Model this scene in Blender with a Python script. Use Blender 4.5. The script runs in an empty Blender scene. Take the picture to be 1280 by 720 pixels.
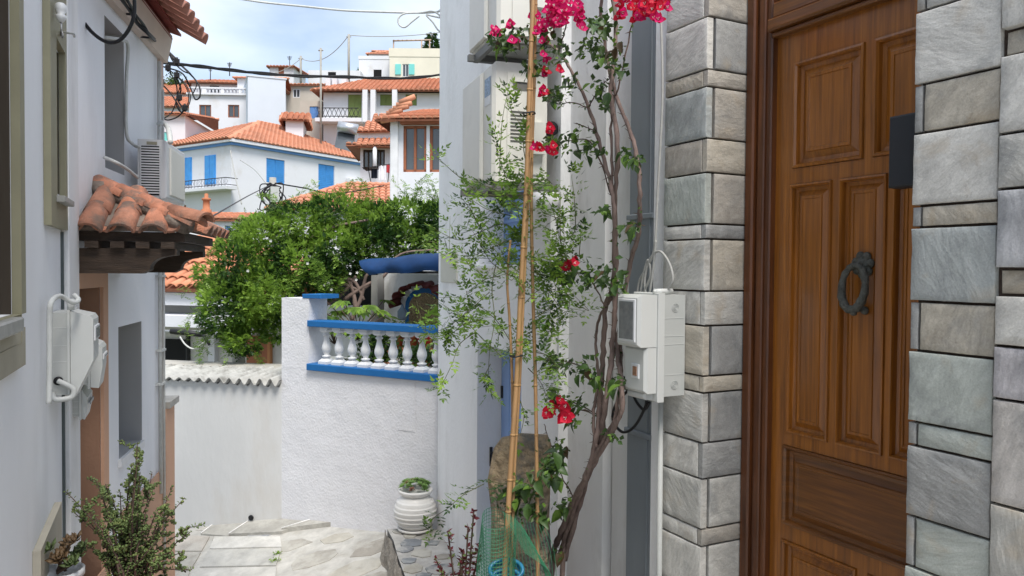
import bpy, math, random
from mathutils import Vector, Matrix, noise
random.seed(7)
sc = bpy.context.scene
# ------------------------------------------------------------------ camera
F = 960.0
YAW, PIT, ROL = [math.radians(a) for a in (27.2, 1.43, 0.43)]
EYE = 1.6
fw = Vector((math.sin(YAW)*math.cos(PIT), math.cos(YAW)*math.cos(PIT), -math.sin(PIT)))
r0 = Vector((math.cos(YAW), -math.sin(YAW), 0))
u0_ = r0.cross(fw)
RT = r0*math.cos(ROL) + u0_*math.sin(ROL)
UP = u0_*math.cos(ROL) - r0*math.sin(ROL)
cam = bpy.data.objects.new("camera", bpy.data.cameras.new("camera"))
bpy.context.collection.objects.link(cam)
cam.data.sensor_width = 36; cam.data.lens = F/1280*36
cam.data.clip_start = 0.05; cam.data.clip_end = 3000
M = Matrix((RT, UP, -fw)).transposed().to_4x4(); M.translation = (0, 0, EYE)
cam.matrix_world = M
sc.camera = cam
# ------------------------------------------------------------------ light
SUN_EL, SUN_AZ = 60, 186            # azimuth clockwise from +y, where the sun stands
w = bpy.data.worlds.new("World"); sc.world = w; w.use_nodes = True
nt = w.node_tree; nt.nodes.clear()
def wn(t, **k):
    n = nt.nodes.new(t)
    for a, b in k.items(): setattr(n, a, b)
    return n
sky = wn('ShaderNodeTexSky', sky_type='NISHITA', sun_disc=False, sun_elevation=math.radians(SUN_EL),
         sun_rotation=math.radians(SUN_AZ), air_density=1.0, dust_density=1.6, ozone_density=2.0)
tc = wn('ShaderNodeTexCoord'); mp = wn('ShaderNodeMapping'); mp.inputs['Scale'].default_value = (1.0, 1.0, 3.2)
mp.inputs['Location'].default_value = (0.7, 1.3, 0.15)
nz = wn('ShaderNodeTexNoise'); nz.inputs['Scale'].default_value = 1.9; nz.inputs['Detail'].default_value = 7
nz.inputs['Roughness'].default_value = 0.48; nz.inputs['Distortion'].default_value = 0.25
cr = wn('ShaderNodeValToRGB'); cr.color_ramp.elements[0].position = 0.36; cr.color_ramp.elements[1].position = 0.62
cr.color_ramp.elements[0].color = (0.12, 0.12, 0.12, 1); cr.color_ramp.elements[1].color = (0.96, 0.96, 0.96, 1)
mx = wn('ShaderNodeMix', data_type='RGBA'); mx.inputs[7].default_value = (5.7, 6.25, 6.95, 1)
bg = wn('ShaderNodeBackground'); bg.inputs['Strength'].default_value = 0.09
wo = wn('ShaderNodeOutputWorld')
L = nt.links.new
L(tc.outputs['Generated'], mp.inputs['Vector']); L(mp.outputs['Vector'], nz.inputs['Vector'])
L(nz.outputs['Fac'], cr.inputs['Fac']); L(cr.outputs['Color'], mx.inputs[0]); L(sky.outputs['Color'], mx.inputs[6])
L(mx.outputs[2], bg.inputs['Color']); L(bg.outputs['Background'], wo.inputs['Surface'])
sd = bpy.data.lights.new("sun", 'SUN'); sd.energy = 2.1; sd.angle = math.radians(22); sd.color = (1.0, 0.955, 0.89)
so = bpy.data.objects.new("sun", sd); bpy.context.collection.objects.link(so)
ea, aa = math.radians(SUN_EL), math.radians(SUN_AZ)
so.rotation_euler = Vector((-math.sin(aa)*math.cos(ea), -math.cos(aa)*math.cos(ea), -math.sin(ea))).to_track_quat('-Z', 'Y').to_euler()
sc.view_settings.view_transform = 'Standard'; sc.view_settings.look = 'None'
sc.view_settings.exposure = 1.14; sc.view_settings.gamma = 1
# ------------------------------------------------------------------ projection helpers (photo pixel -> place)
def ray(px, py): return fw + RT*((px-640)/F) - UP*((py-360)/F)
def at(px, py, d): return Vector((0, 0, EYE)) + ray(px, py)*d
class Wall:
    """vertical plane: origin o, heading (deg clockwise from +y); side -1: the viewer stands right of the heading"""
    def __init__(s, o, ang, side=-1):
        a = math.radians(ang); s.o = (o[0], o[1]); s.ang = ang
        s.d = (math.sin(a), math.cos(a)); s.n = (-math.cos(a)*side, math.sin(a)*side)
    def P(s, u, z, off=0): return Vector((s.o[0]+s.d[0]*u+s.n[0]*off, s.o[1]+s.d[1]*u+s.n[1]*off, z))
    def at(s, px, py, off=0):
        v = ray(px, py); ox = s.o[0]+s.n[0]*off; oy = s.o[1]+s.n[1]*off
        t = (ox*s.n[0]+oy*s.n[1])/(v[0]*s.n[0]+v[1]*s.n[1])
        return ((v[0]*t-ox)*s.d[0]+(v[1]*t-oy)*s.d[1], EYE+v[2]*t)
    def u(s, px, py=330, off=0): return s.at(px, py, off)[0]
    def z(s, px, py, off=0): return s.at(px, py, off)[1]
    def pt(s, px, py, off=0):
        a, b = s.at(px, py, off); return s.P(a, b, off)
    def off(s, u, px, py=330):
        v = ray(px, py); x = s.o[0]+s.d[0]*u; y = s.o[1]+s.d[1]*u
        return -(x*v[1]-y*v[0])/(s.n[0]*v[1]-s.n[1]*v[0])
# ------------------------------------------------------------------ materials
MATS = {}
def mat(name, col, rough=0.7, var=0.12, vscale=3.0, bump=0.0, bscale=40.0, metal=0.0, stain=None, sscale=1.2, samt=0.5,
        stretch=(1, 1, 1), spec=0.35, transl=0.0, tint=False, bdist=0.01, coat=0.0, tvar=0.0, s0=0.52, s1=0.7):
    if name in MATS: return MATS[name]
    m = bpy.data.materials.new(name); m.use_nodes = True; t = m.node_tree; N = t.nodes; K = t.links.new
    b = N['Principled BSDF']; b.inputs['Roughness'].default_value = rough; b.inputs['Metallic'].default_value = metal
    b.inputs['Specular IOR Level'].default_value = spec; b.inputs['Coat Weight'].default_value = coat
    b.inputs['Coat Roughness'].default_value = 0.15
    c = N.new('ShaderNodeTexCoord'); mpg = N.new('ShaderNodeMapping'); mpg.inputs['Scale'].default_value = stretch
    K(c.outputs['Object'], mpg.inputs['Vector'])
    if tint:
        oi = N.new('ShaderNodeObjectInfo'); ad = N.new('ShaderNodeVectorMath'); ad.operation = 'ADD'
        ml = N.new('ShaderNodeMath'); ml.operation = 'MULTIPLY'; ml.inputs[1].default_value = 37
        K(oi.outputs['Random'], ml.inputs[0]); K(mpg.outputs['Vector'], ad.inputs[0]); K(ml.outputs[0], ad.inputs[1]); vec = ad.outputs[0]
    else: vec = mpg.outputs['Vector']
    n1 = N.new('ShaderNodeTexNoise'); n1.inputs['Scale'].default_value = vscale; n1.inputs['Detail'].default_value = 6
    n1.inputs['Roughness'].default_value = 0.6; K(vec, n1.inputs['Vector'])
    mr = N.new('ShaderNodeMapRange'); mr.inputs[1].default_value = 0.3; mr.inputs[2].default_value = 0.7
    mr.inputs[3].default_value = 1-var; mr.inputs[4].default_value = 1+var; K(n1.outputs['Fac'], mr.inputs[0])
    vm = N.new('ShaderNodeVectorMath'); vm.operation = 'SCALE'; K(mr.outputs[0], vm.inputs['Scale'])
    if tint:
        mm = N.new('ShaderNodeMix'); mm.data_type = 'RGBA'; mm.blend_type = 'MULTIPLY'; mm.inputs[0].default_value = 1
        mm.inputs[6].default_value = (*col, 1); K(oi.outputs['Color'], mm.inputs[7]); K(mm.outputs[2], vm.inputs[0])
    else: vm.inputs[0].default_value = col
    out = vm.outputs[0]
    if stain:
        n2 = N.new('ShaderNodeTexNoise'); n2.inputs['Scale'].default_value = sscale; n2.inputs['Detail'].default_value = 8
        n2.inputs['Roughness'].default_value = 0.65; K(vec, n2.inputs['Vector'])
        r2 = N.new('ShaderNodeMapRange'); r2.inputs[1].default_value = s0; r2.inputs[2].default_value = s1
        r2.inputs[4].default_value = samt; K(n2.outputs['Fac'], r2.inputs[0])
        m2 = N.new('ShaderNodeMix'); m2.data_type = 'RGBA'; K(r2.outputs[0], m2.inputs[0]); K(out, m2.inputs[6])
        m2.inputs[7].default_value = (*stain, 1); out = m2.outputs[2]
    K(out, b.inputs['Base Color'])
    if bump:
        n3 = N.new('ShaderNodeTexNoise'); n3.inputs['Scale'].default_value = bscale; n3.inputs['Detail'].default_value = 5
        K(vec, n3.inputs['Vector']); bp = N.new('ShaderNodeBump'); bp.inputs['Strength'].default_value = bump
        bp.inputs['Distance'].default_value = bdist; n4 = N.new('ShaderNodeTexNoise'); n4.inputs['Scale'].default_value = bscale*.09; n4.inputs['Detail'].default_value = 3; K(vec, n4.inputs['Vector'])
        hm = N.new('ShaderNodeMath'); hm.operation = 'MULTIPLY_ADD'; hm.inputs[1].default_value = 2.2; K(n4.outputs['Fac'], hm.inputs[0]); K(n3.outputs['Fac'], hm.inputs[2]); K(hm.outputs[0], bp.inputs['Height']); K(bp.outputs['Normal'], b.inputs['Normal'])
    if transl:
        tr = N.new('ShaderNodeBsdfTranslucent'); K(out, tr.inputs['Color']); ms = N.new('ShaderNodeMixShader')
        ms.inputs[0].default_value = transl; K(b.outputs[0], ms.inputs[1]); K(tr.outputs[0], ms.inputs[2])
        K(ms.outputs[0], N['Material Output'].inputs['Surface'])
    MATS[name] = m; return m
white = mat('white_plaster', (.82, .82, .82), .8, .05, 1.3, .35, 55, stain=(.50, .49, .47), sscale=2.0, samt=.38, stretch=(1, 1, .5))
white2 = mat('white_plaster_worn', (.76, .757, .745), .85, .07, 2, .35, 30, stain=(.42, .40, .37), sscale=3.0, samt=.5, stretch=(1, 1, .35))
wallL = mat('painted_wall_left', (.84, .85, .875), .75, .04, 1.5, .25, 70, stain=(.45, .45, .46), sscale=1.8, samt=.22, stretch=(1, 1, .3))
stucco = mat('rough_stucco', (.68, .68, .70), .9, .04, 3, .34, 42, stain=(.62, .61, .58), sscale=1.5, samt=.3, bdist=.02)
lowwall = mat('smooth_grey_plaster', (.56, .565, .56), .85, .05, 1.2, .3, 20, stain=(.42, .36, .28), sscale=1.1, samt=.35, stretch=(1, 1, .4))
farwhite = mat('far_white_wall', (.66, .67, .70), .85, .05, .5, .2, 4, stain=(.50, .46, .40), sscale=.35, samt=.5, s0=.56, s1=.68)
cream = mat('cream_wall', (.70, .66, .55), .85, .06, .4)
beige = mat('beige_wall', (.47, .42, .36), .85, .08, .5)
peach = mat('peach_paint', (.60, .36, .24), .8, .06, 2, .2, 50)
peachdark = mat('brown_render', (.33, .19, .125), .85, .08, 2, .3, 40)
band = mat('beige_cornice', (.60, .50, .42), .8, .06, 3)
olive = mat('olive_frame_paint', (.27, .255, .17), .6, .08, 5, .1, 60)
olivedark = mat('dark_olive_wood', (.085, .075, .045), .6, .1, 6, .15, 60)
brownwin = mat('dark_brown_wood', (.05, .038, .026), .6, .15, 6, .2, 50, stretch=(1, 1, .1))
bluep = mat('blue_paint', (.007, .115, .33), .5, .08, 6, .1, 30)
bluesh = mat('sky_blue_shutter', (.055, .27, .62), .6, .10, 3)
bluetrim = mat('pale_blue_trim', (.13, .28, .58), .7, .08, 2)
turq = mat('turquoise_shutter', (.18, .58, .55), .6, .06, 2)
greensh = mat('green_shutter', (.20, .26, .08), .7, .1, 2)
bluedoor = mat('blue_door_paint', (.24, .37, .64), .55, .05, 4, .1, 40)
tile = mat('orange_roof_tile', (.57, .235, .13), .85, .18, 3.0, .3, 20, stain=(.40, .17, .10), sscale=1.5, samt=.6, tint=True)
tilefar = mat('far_roof_tile', (.56, .25, .15), .85, .16, 1.2, .2, 5, stain=(.34, .16, .10), sscale=.5, samt=.55)
tileold = mat('weathered_awning_tile', (.40, .185, .12), .85, .25, 14, .5, 90, stain=(.15, .12, .10), sscale=8, samt=.8, tint=True, s0=.46, s1=.60)
mortar = mat('grey_roof_mortar', (.19, .155, .13), .95, .3, 14, .8, 50, stain=(.09, .07, .05), sscale=9, samt=.7)
redeave = mat('dark_red_soffit', (.20, .035, .025), .7, .2, 6, .2, 30)
tilepink = mat('pink_eave_tile', (.52, .25, .19), .8, .2, 8)
darkwood = mat('dark_beam_wood', (.042, .027, .018), .65, .35, 6, .4, 30, stretch=(1, 1, 7))
wood = mat('varnished_wood', (.31, .108, .014), .30, .30, 7, .05, 40, stretch=(13, 13, .5), stain=(.105, .033, .007), sscale=2.2, samt=.75, spec=.45, coat=.35, s0=.42, s1=.7)
woodh = mat('varnished_wood_across', (.18, .066, .013), .32, .30, 7, .05, 40, stretch=(.6, .6, 13), stain=(.07, .024, .010), sscale=3.0, samt=.75, spec=.45, coat=.25, s0=.42, s1=.7)
woodframe = mat('dark_door_frame_wood', (.115, .036, .009), .42, .40, 7, .1, 60, stretch=(6, 6, .4), stain=(.035, .012, .006), sscale=3, samt=.75, spec=.45, coat=.2, s0=.42, s1=.7)
winwood = mat('red_brown_window_wood', (.30, .105, .05), .55, .15, 4)
stone = mat('split_stone', (1.08, 1.08, 1.06), .85, .20, 11, .45, 90, stretch=(1, 1, 1.5), tint=True, stain=(.36, .35, .33), sscale=9, samt=.45, bdist=.012)
stone2 = mat('veined_stone', (1.08, 1.08, 1.06), .8, .24, 6, .5, 70, stretch=(1.2, 1.2, 2.2), tint=True, stain=(.42, .33, .22), sscale=6, samt=.5, bdist=.012)
def stonemat(name, bumpk, vein, sc_):
    m = bpy.data.materials.new(name); m.use_nodes = True; t = m.node_tree; N = t.nodes; K = t.links.new
    b = N['Principled BSDF']; b.inputs['Roughness'].default_value = .78; b.inputs['Specular IOR Level'].default_value = .3
    def nd(ty, **k):
        n = N.new(ty)
        for a, v in k.items(): n.inputs[a].default_value = v
        return n
    oi = N.new('ShaderNodeObjectInfo'); c = N.new('ShaderNodeTexCoord'); mp_ = N.new('ShaderNodeMapping')
    cb = N.new('ShaderNodeCombineXYZ'); mu = nd('ShaderNodeMath'); mu.operation = 'MULTIPLY'; mu.inputs[1].default_value = 6.3
    mu2 = nd('ShaderNodeMath'); mu2.operation = 'MULTIPLY'; mu2.inputs[1].default_value = 23.7
    K(oi.outputs['Random'], mu.inputs[0]); K(oi.outputs['Random'], mu2.inputs[0])
    K(mu.outputs[0], cb.inputs[0]); K(mu2.outputs[0], cb.inputs[1]); K(mu.outputs[0], cb.inputs[2])
    K(c.outputs['Object'], mp_.inputs['Vector']); K(cb.outputs[0], mp_.inputs['Location'])
    rot = N.new('ShaderNodeCombineXYZ'); K(mu.outputs[0], rot.inputs[0]); K(rot.outputs[0], mp_.inputs['Rotation'])
    st = N.new('ShaderNodeMapping'); st.inputs['Scale'].default_value = (1.3, 1, 2.6); K(mp_.outputs[0], st.inputs['Vector'])
    streak = nd('ShaderNodeTexNoise', Scale=sc_, Detail=10., Roughness=.68, Distortion=.5); K(st.outputs[0], streak.inputs['Vector'])
    cloud = nd('ShaderNodeTexNoise', Scale=5.5, Detail=5., Roughness=.6, Distortion=.4); K(mp_.outputs[0], cloud.inputs['Vector'])
    fine = nd('ShaderNodeTexNoise', Scale=160., Detail=3., Roughness=.7); K(mp_.outputs[0], fine.inputs['Vector'])
    def mrng(src, a, b_, lo, hi):
        q = N.new('ShaderNodeMapRange'); q.inputs[1].default_value = a; q.inputs[2].default_value = b_; q.inputs[3].default_value = lo; q.inputs[4].default_value = hi; K(src, q.inputs[0]); return q.outputs[0]
    m1 = nd('ShaderNodeMath'); m1.operation = 'MULTIPLY'; K(mrng(streak.outputs['Fac'], .3, .7, 1-vein, 1+vein*.8), m1.inputs[0]); K(mrng(fine.outputs['Fac'], .3, .7, .86, 1.12), m1.inputs[1])
    vs_ = N.new('ShaderNodeVectorMath'); vs_.operation = 'SCALE'; K(oi.outputs['Color'], vs_.inputs[0]); K(m1.outputs[0], vs_.inputs['Scale'])
    mixA = N.new('ShaderNodeMix'); mixA.data_type = 'RGBA'; mixA.inputs[7].default_value = (.50, .50, .49, 1); K(mrng(streak.outputs['Fac'], .60, .72, 0, .55), mixA.inputs[0]); K(vs_.outputs[0], mixA.inputs[6])
    mixB = N.new('ShaderNodeMix'); mixB.data_type = 'RGBA'; mixB.inputs[7].default_value = (.40, .31, .20, 1); K(mrng(cloud.outputs['Fac'], .56, .74, 0, .55), mixB.inputs[0]); K(mixA.outputs[2], mixB.inputs[6])
    mixC = N.new('ShaderNodeMix'); mixC.data_type = 'RGBA'; mixC.inputs[7].default_value = (.19, .20, .205, 1); K(mrng(cloud.outputs['Fac'], .44, .30, 0, .45), mixC.inputs[0]); K(mixB.outputs[2], mixC.inputs[6])
    K(mixC.outputs[2], b.inputs['Base Color'])
    bp = N.new('ShaderNodeBump'); bp.inputs['Strength'].default_value = bumpk; bp.inputs['Distance'].default_value = .014
    vo = nd('ShaderNodeTexVoronoi', Scale=26.); dsp = N.new('ShaderNodeMix'); dsp.data_type = 'VECTOR'; dsp.inputs[0].default_value = .12; K(st.outputs[0], dsp.inputs[4]); K(streak.outputs['Color'], dsp.inputs[5]); K(dsp.outputs[1], vo.inputs['Vector'])
    hh_ = N.new('ShaderNodeMath'); hh_.operation = 'MULTIPLY_ADD'; hh_.inputs[1].default_value = .35; K(vo.outputs['Distance'], hh_.inputs[0]); K(streak.outputs['Fac'], hh_.inputs[2]); K(hh_.outputs[0], bp.inputs['Height'])
    bp2 = N.new('ShaderNodeBump'); bp2.inputs['Strength'].default_value = bumpk*.5; bp2.inputs['Distance'].default_value = .003; K(fine.outputs['Fac'], bp2.inputs['Height']); K(bp.outputs[0], bp2.inputs['Normal'])
    K(bp2.outputs[0], b.inputs['Normal']); MATS[name] = m; return m
stone = stonemat('split_slate', .42, .20, 7.); stone2 = stonemat('veined_marble', .5, .32, 4.5)
mortardark = mat('dark_joint', (.055, .040, .032), .95, .3, 30, .5, 80)
flag = mat('flagstone', (1, 1, 1), .85, .22, 5, .6, 30, tint=True, stain=(.46, .45, .41), sscale=4.5, samt=.55, s0=.47, s1=.60)
grout = mat('whitewashed_joint', (.43, .42, .39), .95, .2, 7, .5, 30, stain=(.30, .28, .24), sscale=3, samt=.7)
conc = mat('concrete', (.40, .385, .35), .95, .15, 5, .5, 40, stain=(.24, .22, .19), sscale=3, samt=.6)
rock = mat('rough_ochre_rock', (.37, .28, .18), .95, .45, 9, 1, 22, stain=(.12, .125, .125), sscale=3.2, samt=.95, bdist=.05, s0=.46, s1=.58)
ledgestone = mat('ledge_stone', (.26, .235, .20), .95, .35, 9, 1, 30, stain=(.12, .11, .10), sscale=7, samt=.7, bdist=.02)
sheet = mat('weathered_fibre_cement', (.42, .42, .40), .95, .2, 6, .5, 30, stain=(.17, .165, .15), sscale=4, samt=.8, stretch=(1, 1, 1))
galv = mat('galvanised_pipe_paint', (.19, .215, .235), .5, .12, 3, .1, 30, spec=.5, stretch=(1, 1, .3))
plast = mat('grey_white_plastic', (.56, .57, .55), .45, .03, 3, spec=.5)
plast2 = mat('aged_plastic', (.46, .47, .45), .5, .05, 4, spec=.45)
acm = mat('cream_metal_casing', (.70, .69, .63), .45, .05, 3, spec=.5, stain=(.36, .33, .28), sscale=2.5, samt=.25)
acwhite = mat('white_metal_casing', (.66, .67, .68), .4, .03, 3, spec=.5)
black = mat('black_rubber', (.012, .012, .014), .5, .1, 10)
blackbox = mat('black_matte_metal', (.018, .020, .024), .55, .1, 10, spec=.4)
greycable = mat('grey_cable', (.36, .36, .34), .6, .1, 20)
whitecable = mat('white_cable', (.55, .56, .54), .6, .1, 20)
iron = mat('aged_iron', (.10, .10, .085), .6, .4, 40, .8, 120, metal=.2, stain=(.10, .12, .10), sscale=30, samt=.7)
ironplain = mat('black_iron', (.03, .03, .032), .6)
glass = mat('window_glass_dark', (.06, .07, .08), .12, .2, .8, spec=.8)
glassg = mat('grey_window_glass', (.20, .21, .21), .15, .25, 1.5, spec=.8)
curtain = mat('curtain_behind_glass', (.42, .42, .40), .3, .15, 5, stretch=(4, 4, .3), spec=.7)
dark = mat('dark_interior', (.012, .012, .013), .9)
bark = mat('bougainvillea_bark', (.20, .145, .125), .9, .3, 20, .8, 70, stain=(.10, .06, .055), sscale=9, samt=.7, stretch=(1, 1, .3))
barkd = mat('dark_twig_bark', (.10, .065, .05), .9, .3, 20)
bamboo = mat('bamboo_cane', (.36, .21, .095), .45, .2, 9, .1, 60, stain=(.25, .20, .06), sscale=4, samt=.6, stretch=(1, 1, .4), spec=.5)
def leafm(n, c, t=.42, r=.45): return mat(n, c, r, .25, 9, transl=t, spec=.4)
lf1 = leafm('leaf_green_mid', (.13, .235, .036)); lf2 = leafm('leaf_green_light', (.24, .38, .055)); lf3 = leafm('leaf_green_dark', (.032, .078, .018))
lfb = leafm('bougainvillea_leaf_dark', (.042, .085, .020), .2); lfb2 = leafm('bougainvillea_leaf_reddish', (.075, .050, .022), .2)
lfs = leafm('succulent_leaf', (.15, .21, .07), .12); lfr = leafm('red_edged_leaf', (.16, .10, .05), .12)
petal = leafm('magenta_bract', (.72, .012, .16), .4, .6); petal2 = leafm('crimson_bract', (.66, .010, .045), .4, .6)
whitepetal = leafm('white_blossom', (.8, .8, .76), .3)
potw = mat('white_glazed_pot', (.72, .71, .68), .45, .05, 4, .1, 40, stain=(.45, .40, .32), sscale=4, samt=.3)
terra = mat('terracotta', (.42, .16, .08), .8, .15, 6)
soil = mat('soil', (.05, .035, .025), 1, .3, 20)
greenmesh = mat('green_plastic_mesh', (.05, .22, .12), .5)
bluehose = mat('blue_hose', (.01, .17, .32), .35, spec=.5)
bluefab = mat('blue_tarpaulin', (.004, .038, .13), .5, .25, 3, .4, 8)
silver = mat('solar_tank_metal', (.55, .56, .58), .35, metal=.7)
hillm = mat('hillside_scrub', (.10, .12, .05), .95, .4, .3, .6, 2, stain=(.24, .20, .14), sscale=.2, samt=.6)
redtile = mat('dark_red_tile', (.12, .022, .02), .6, .2, 8)
mosaic = mat('pebble_mosaic', (.30, .22, .13), .8, .5, 60, .8, 60, stain=(.05, .05, .04), sscale=45, samt=.9)
cloth = mat('white_laundry', (.75, .76, .8), .8); clothr = mat('red_laundry', (.5, .05, .06), .8); clothd = mat('navy_laundry', (.02, .025, .04), .8)
polem = mat('concrete_pole', (.33, .32, .29), .9, .15, 5, .3, 30)
plate = mat('beige_cover_plate', (.55, .54, .48), .6, .05, 5)
# ------------------------------------------------------------------ mesh builder
COL = bpy.context.collection
class MB:
    def __init__(s): s.v = []; s.f = []; s.m = []; s.sm = []
    def add(s, vs, fs, mi=0, smooth=False):
        b = len(s.v); s.v += [Vector(v) for v in vs]
        for f in fs: s.f.append([b+i for i in f]); s.m.append(mi); s.sm.append(smooth)
        return s
    def quad(s, a, b, c, d, mi=0): return s.add([a, b, c, d], [(0, 1, 2, 3)], mi)
    def hexa(s, p, mi=0):   # p: 4 bottom + 4 top
        return s.add(p, [(0, 3, 2, 1), (4, 5, 6, 7), (0, 1, 5, 4), (1, 2, 6, 5), (2, 3, 7, 6), (3, 0, 4, 7)], mi)
    def box(s, x0, x1, y0, y1, z0, z1, mi=0):
        return s.hexa([(x0, y0, z0), (x1, y0, z0), (x1, y1, z0), (x0, y1, z0), (x0, y0, z1), (x1, y0, z1), (x1, y1, z1), (x0, y1, z1)], mi)
    def wbox(s, W, u0, u1, z0, z1, o0, o1, mi=0, bev=0.0):
        u0, u1 = sorted((u0, u1)); z0, z1 = sorted((z0, z1)); o0, o1 = sorted((o0, o1))
        if not bev:
            return s.hexa([W.P(u0, z0, o0), W.P(u1, z0, o0), W.P(u1, z0, o1), W.P(u0, z0, o1),
                           W.P(u0, z1, o0), W.P(u1, z1, o0), W.P(u1, z1, o1), W.P(u0, z1, o1)], mi)
        b = min(bev, (u1-u0)/3, (z1-z0)/3, (o1-o0)/2)
        r1 = [(u0, z0), (u1, z0), (u1, z1), (u0, z1)]; r2 = [(u0+b, z0+b), (u1-b, z0+b), (u1-b, z1-b), (u0+b, z1-b)]
        vs = [W.P(u, z, o0) for u, z in r1] + [W.P(u, z, o1-b) for u, z in r1] + [W.P(u, z, o1) for u, z in r2]
        fs = [(0, 3, 2, 1), (8, 9, 10, 11)]
        for i in range(4):
            j = (i+1) % 4; fs += [(i, j, 4+j, 4+i), (4+i, 4+j, 8+j, 8+i)]
        return s.add(vs, fs, mi)
    def tube(s, pts, r, n=6, mi=0, cap=True, rough=0.0):
        pts = [Vector(p) for p in pts]; k = len(pts)
        rs = r if isinstance(r, (list, tuple)) else [r]*k
        vs = []; fs = []; prev = None
        for i, p in enumerate(pts):
            t = (pts[min(i+1, k-1)]-pts[max(i-1, 0)])
            t = t.normalized() if t.length > 1e-9 else Vector((0, 0, 1))
            if prev is None:
                a = t.cross(Vector((0, 0, 1)));
                if a.length < .1: a = t.cross(Vector((1, 0, 0)))
            else: a = prev - t*prev.dot(t)
            a.normalize(); prev = a; b = t.cross(a)
            for j in range(n):
                an = 2*math.pi*j/n; rr = rs[i]*(1+random.uniform(-rough, rough))
                vs.append(p+(a*math.cos(an)+b*math.sin(an))*rr)
        for i in range(k-1):
            for j in range(n):
                fs.append((i*n+j, i*n+(j+1) % n, (i+1)*n+(j+1) % n, (i+1)*n+j))
        if cap: fs.append(tuple(range(n))[::-1]); fs.append(tuple((k-1)*n+j for j in range(n)))
        return s.add(vs, fs, mi, True)
    def lathe(s, c, prof, n=24, mi=0, ax=None):
        c = Vector(c); ax = (Vector(ax) if ax else Vector((0, 0, 1))).normalized()
        a = ax.cross(Vector((1, 0, 0)));
        if a.length < .1: a = ax.cross(Vector((0, 1, 0)))
        a.normalize(); b = ax.cross(a); vs = []; fs = []
        for r, z in prof:
            for j in range(n):
                an = 2*math.pi*j/n; vs.append(c+ax*z+(a*math.cos(an)+b*math.sin(an))*r)
        for i in range(len(prof)-1):
            for j in range(n): fs.append((i*n+j, i*n+(j+1) % n, (i+1)*n+(j+1) % n, (i+1)*n+j))
        fs.append(tuple(range(n))[::-1]); fs.append(tuple((len(prof)-1)*n+j for j in range(n)))
        return s.add(vs, fs, mi, True)
    def poly(s, pts, th, mi=0, up=Vector((0, 0, 1))):
        """slab: polygon pts as top outline, thickness th downwards along up"""
        n = len(pts); pts = [Vector(p) for p in pts]; vs = pts + [p-up*th for p in pts]
        fs = [tuple(range(n)), tuple(range(2*n-1, n-1, -1))] + [(i, i+n, (i+1) % n+n, (i+1) % n) for i in range(n)]
        return s.add(vs, fs, mi)
    def holes(s, W, u0, u1, z0, z1, off, th, hs, mi=0, mj=None):
        """wall sheet with rectangular openings hs=(u0,z0,u1,z1) and their jambs"""
        if mj is None: mj = mi
        us = sorted({u0, u1, *[min(max(h[i], u0), u1) for h in hs for i in (0, 2)]})
        zs = sorted({z0, z1, *[min(max(h[i], z0), z1) for h in hs for i in (1, 3)]})
        inh = lambda a, b: any(min(h[0], h[2]) < a < max(h[0], h[2]) and min(h[1], h[3]) < b < max(h[1], h[3]) for h in hs)
        for i in range(len(us)-1):
            for j in range(len(zs)-1):
                a, b, c, d = us[i], us[i+1], zs[j], zs[j+1]
                if inh((a+b)/2, (c+d)/2): continue
                s.quad(W.P(a, c, off), W.P(b, c, off), W.P(b, d, off), W.P(a, d, off), mi)
                s.quad(W.P(a, c, off-th), W.P(a, d, off-th), W.P(b, d, off-th), W.P(b, c, off-th), mi)
        rects = [(u0, z0, u1, z1, mi)] + [(min(h[0], h[2]), min(h[1], h[3]), max(h[0], h[2]), max(h[1], h[3]), mj) for h in hs]
        for a, c, b, d, m_ in rects:
            for (p, q) in (((a, c), (b, c)), ((b, c), (b, d)), ((b, d), (a, d)), ((a, d), (a, c))):
                s.quad(W.P(*p, off), W.P(*q, off), W.P(*q, off-th), W.P(*p, off-th), m_)
        return s
    def build(s, name, mats, parent=None, label=None, cat=None, group=None, kind=None, origin=None, recalc=False):
        if not isinstance(mats, (list, tuple)): mats = [mats]
        root = parent
        while root is not None and root.parent is not None: root = root.parent
        if parent is None:
            if origin is None:
                n = max(1, len(s.v)); zmin = min(v.z for v in s.v)
                origin = Vector((sum(v.x for v in s.v)/n, sum(v.y for v in s.v)/n, zmin))
            Lc = Vector(origin)
        else: Lc = root.location
        me = bpy.data.meshes.new(name)
        me.from_pydata([tuple(v-Lc) for v in s.v], [], s.f)
        for m_ in mats: me.materials.append(m_)
        me.polygons.foreach_set('material_index', s.m); me.polygons.foreach_set('use_smooth', s.sm); me.update()
        if recalc:
            import bmesh
            b = bmesh.new(); b.from_mesh(me); bmesh.ops.recalc_face_normals(b, faces=b.faces); b.to_mesh(me); b.free()
        o = bpy.data.objects.new(name, me); COL.objects.link(o); o.parent = parent
        if parent is None: o.location = Lc
        return tag(o, label, cat, group, kind)
def tag(o, label=None, cat=None, group=None, kind=None):
    if label: o['label'] = label
    if cat: o['category'] = cat
    if group: o['group'] = group
    if kind: o['kind'] = kind
    return o
def thing(name, loc, label, cat, group=None):
    o = bpy.data.objects.new(name, None); COL.objects.link(o); o.location = loc; o.empty_display_size = .1
    return tag(o, label, cat, group)
def inst(name, me, matrix, parent, color=None):
    root = parent
    while root.parent is not None: root = root.parent
    o = bpy.data.objects.new(name, me); COL.objects.link(o); o.parent = parent
    o.matrix_basis = Matrix.Translation(-root.location) @ matrix
    if color: o.color = (*color, 1)
    return o
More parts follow.
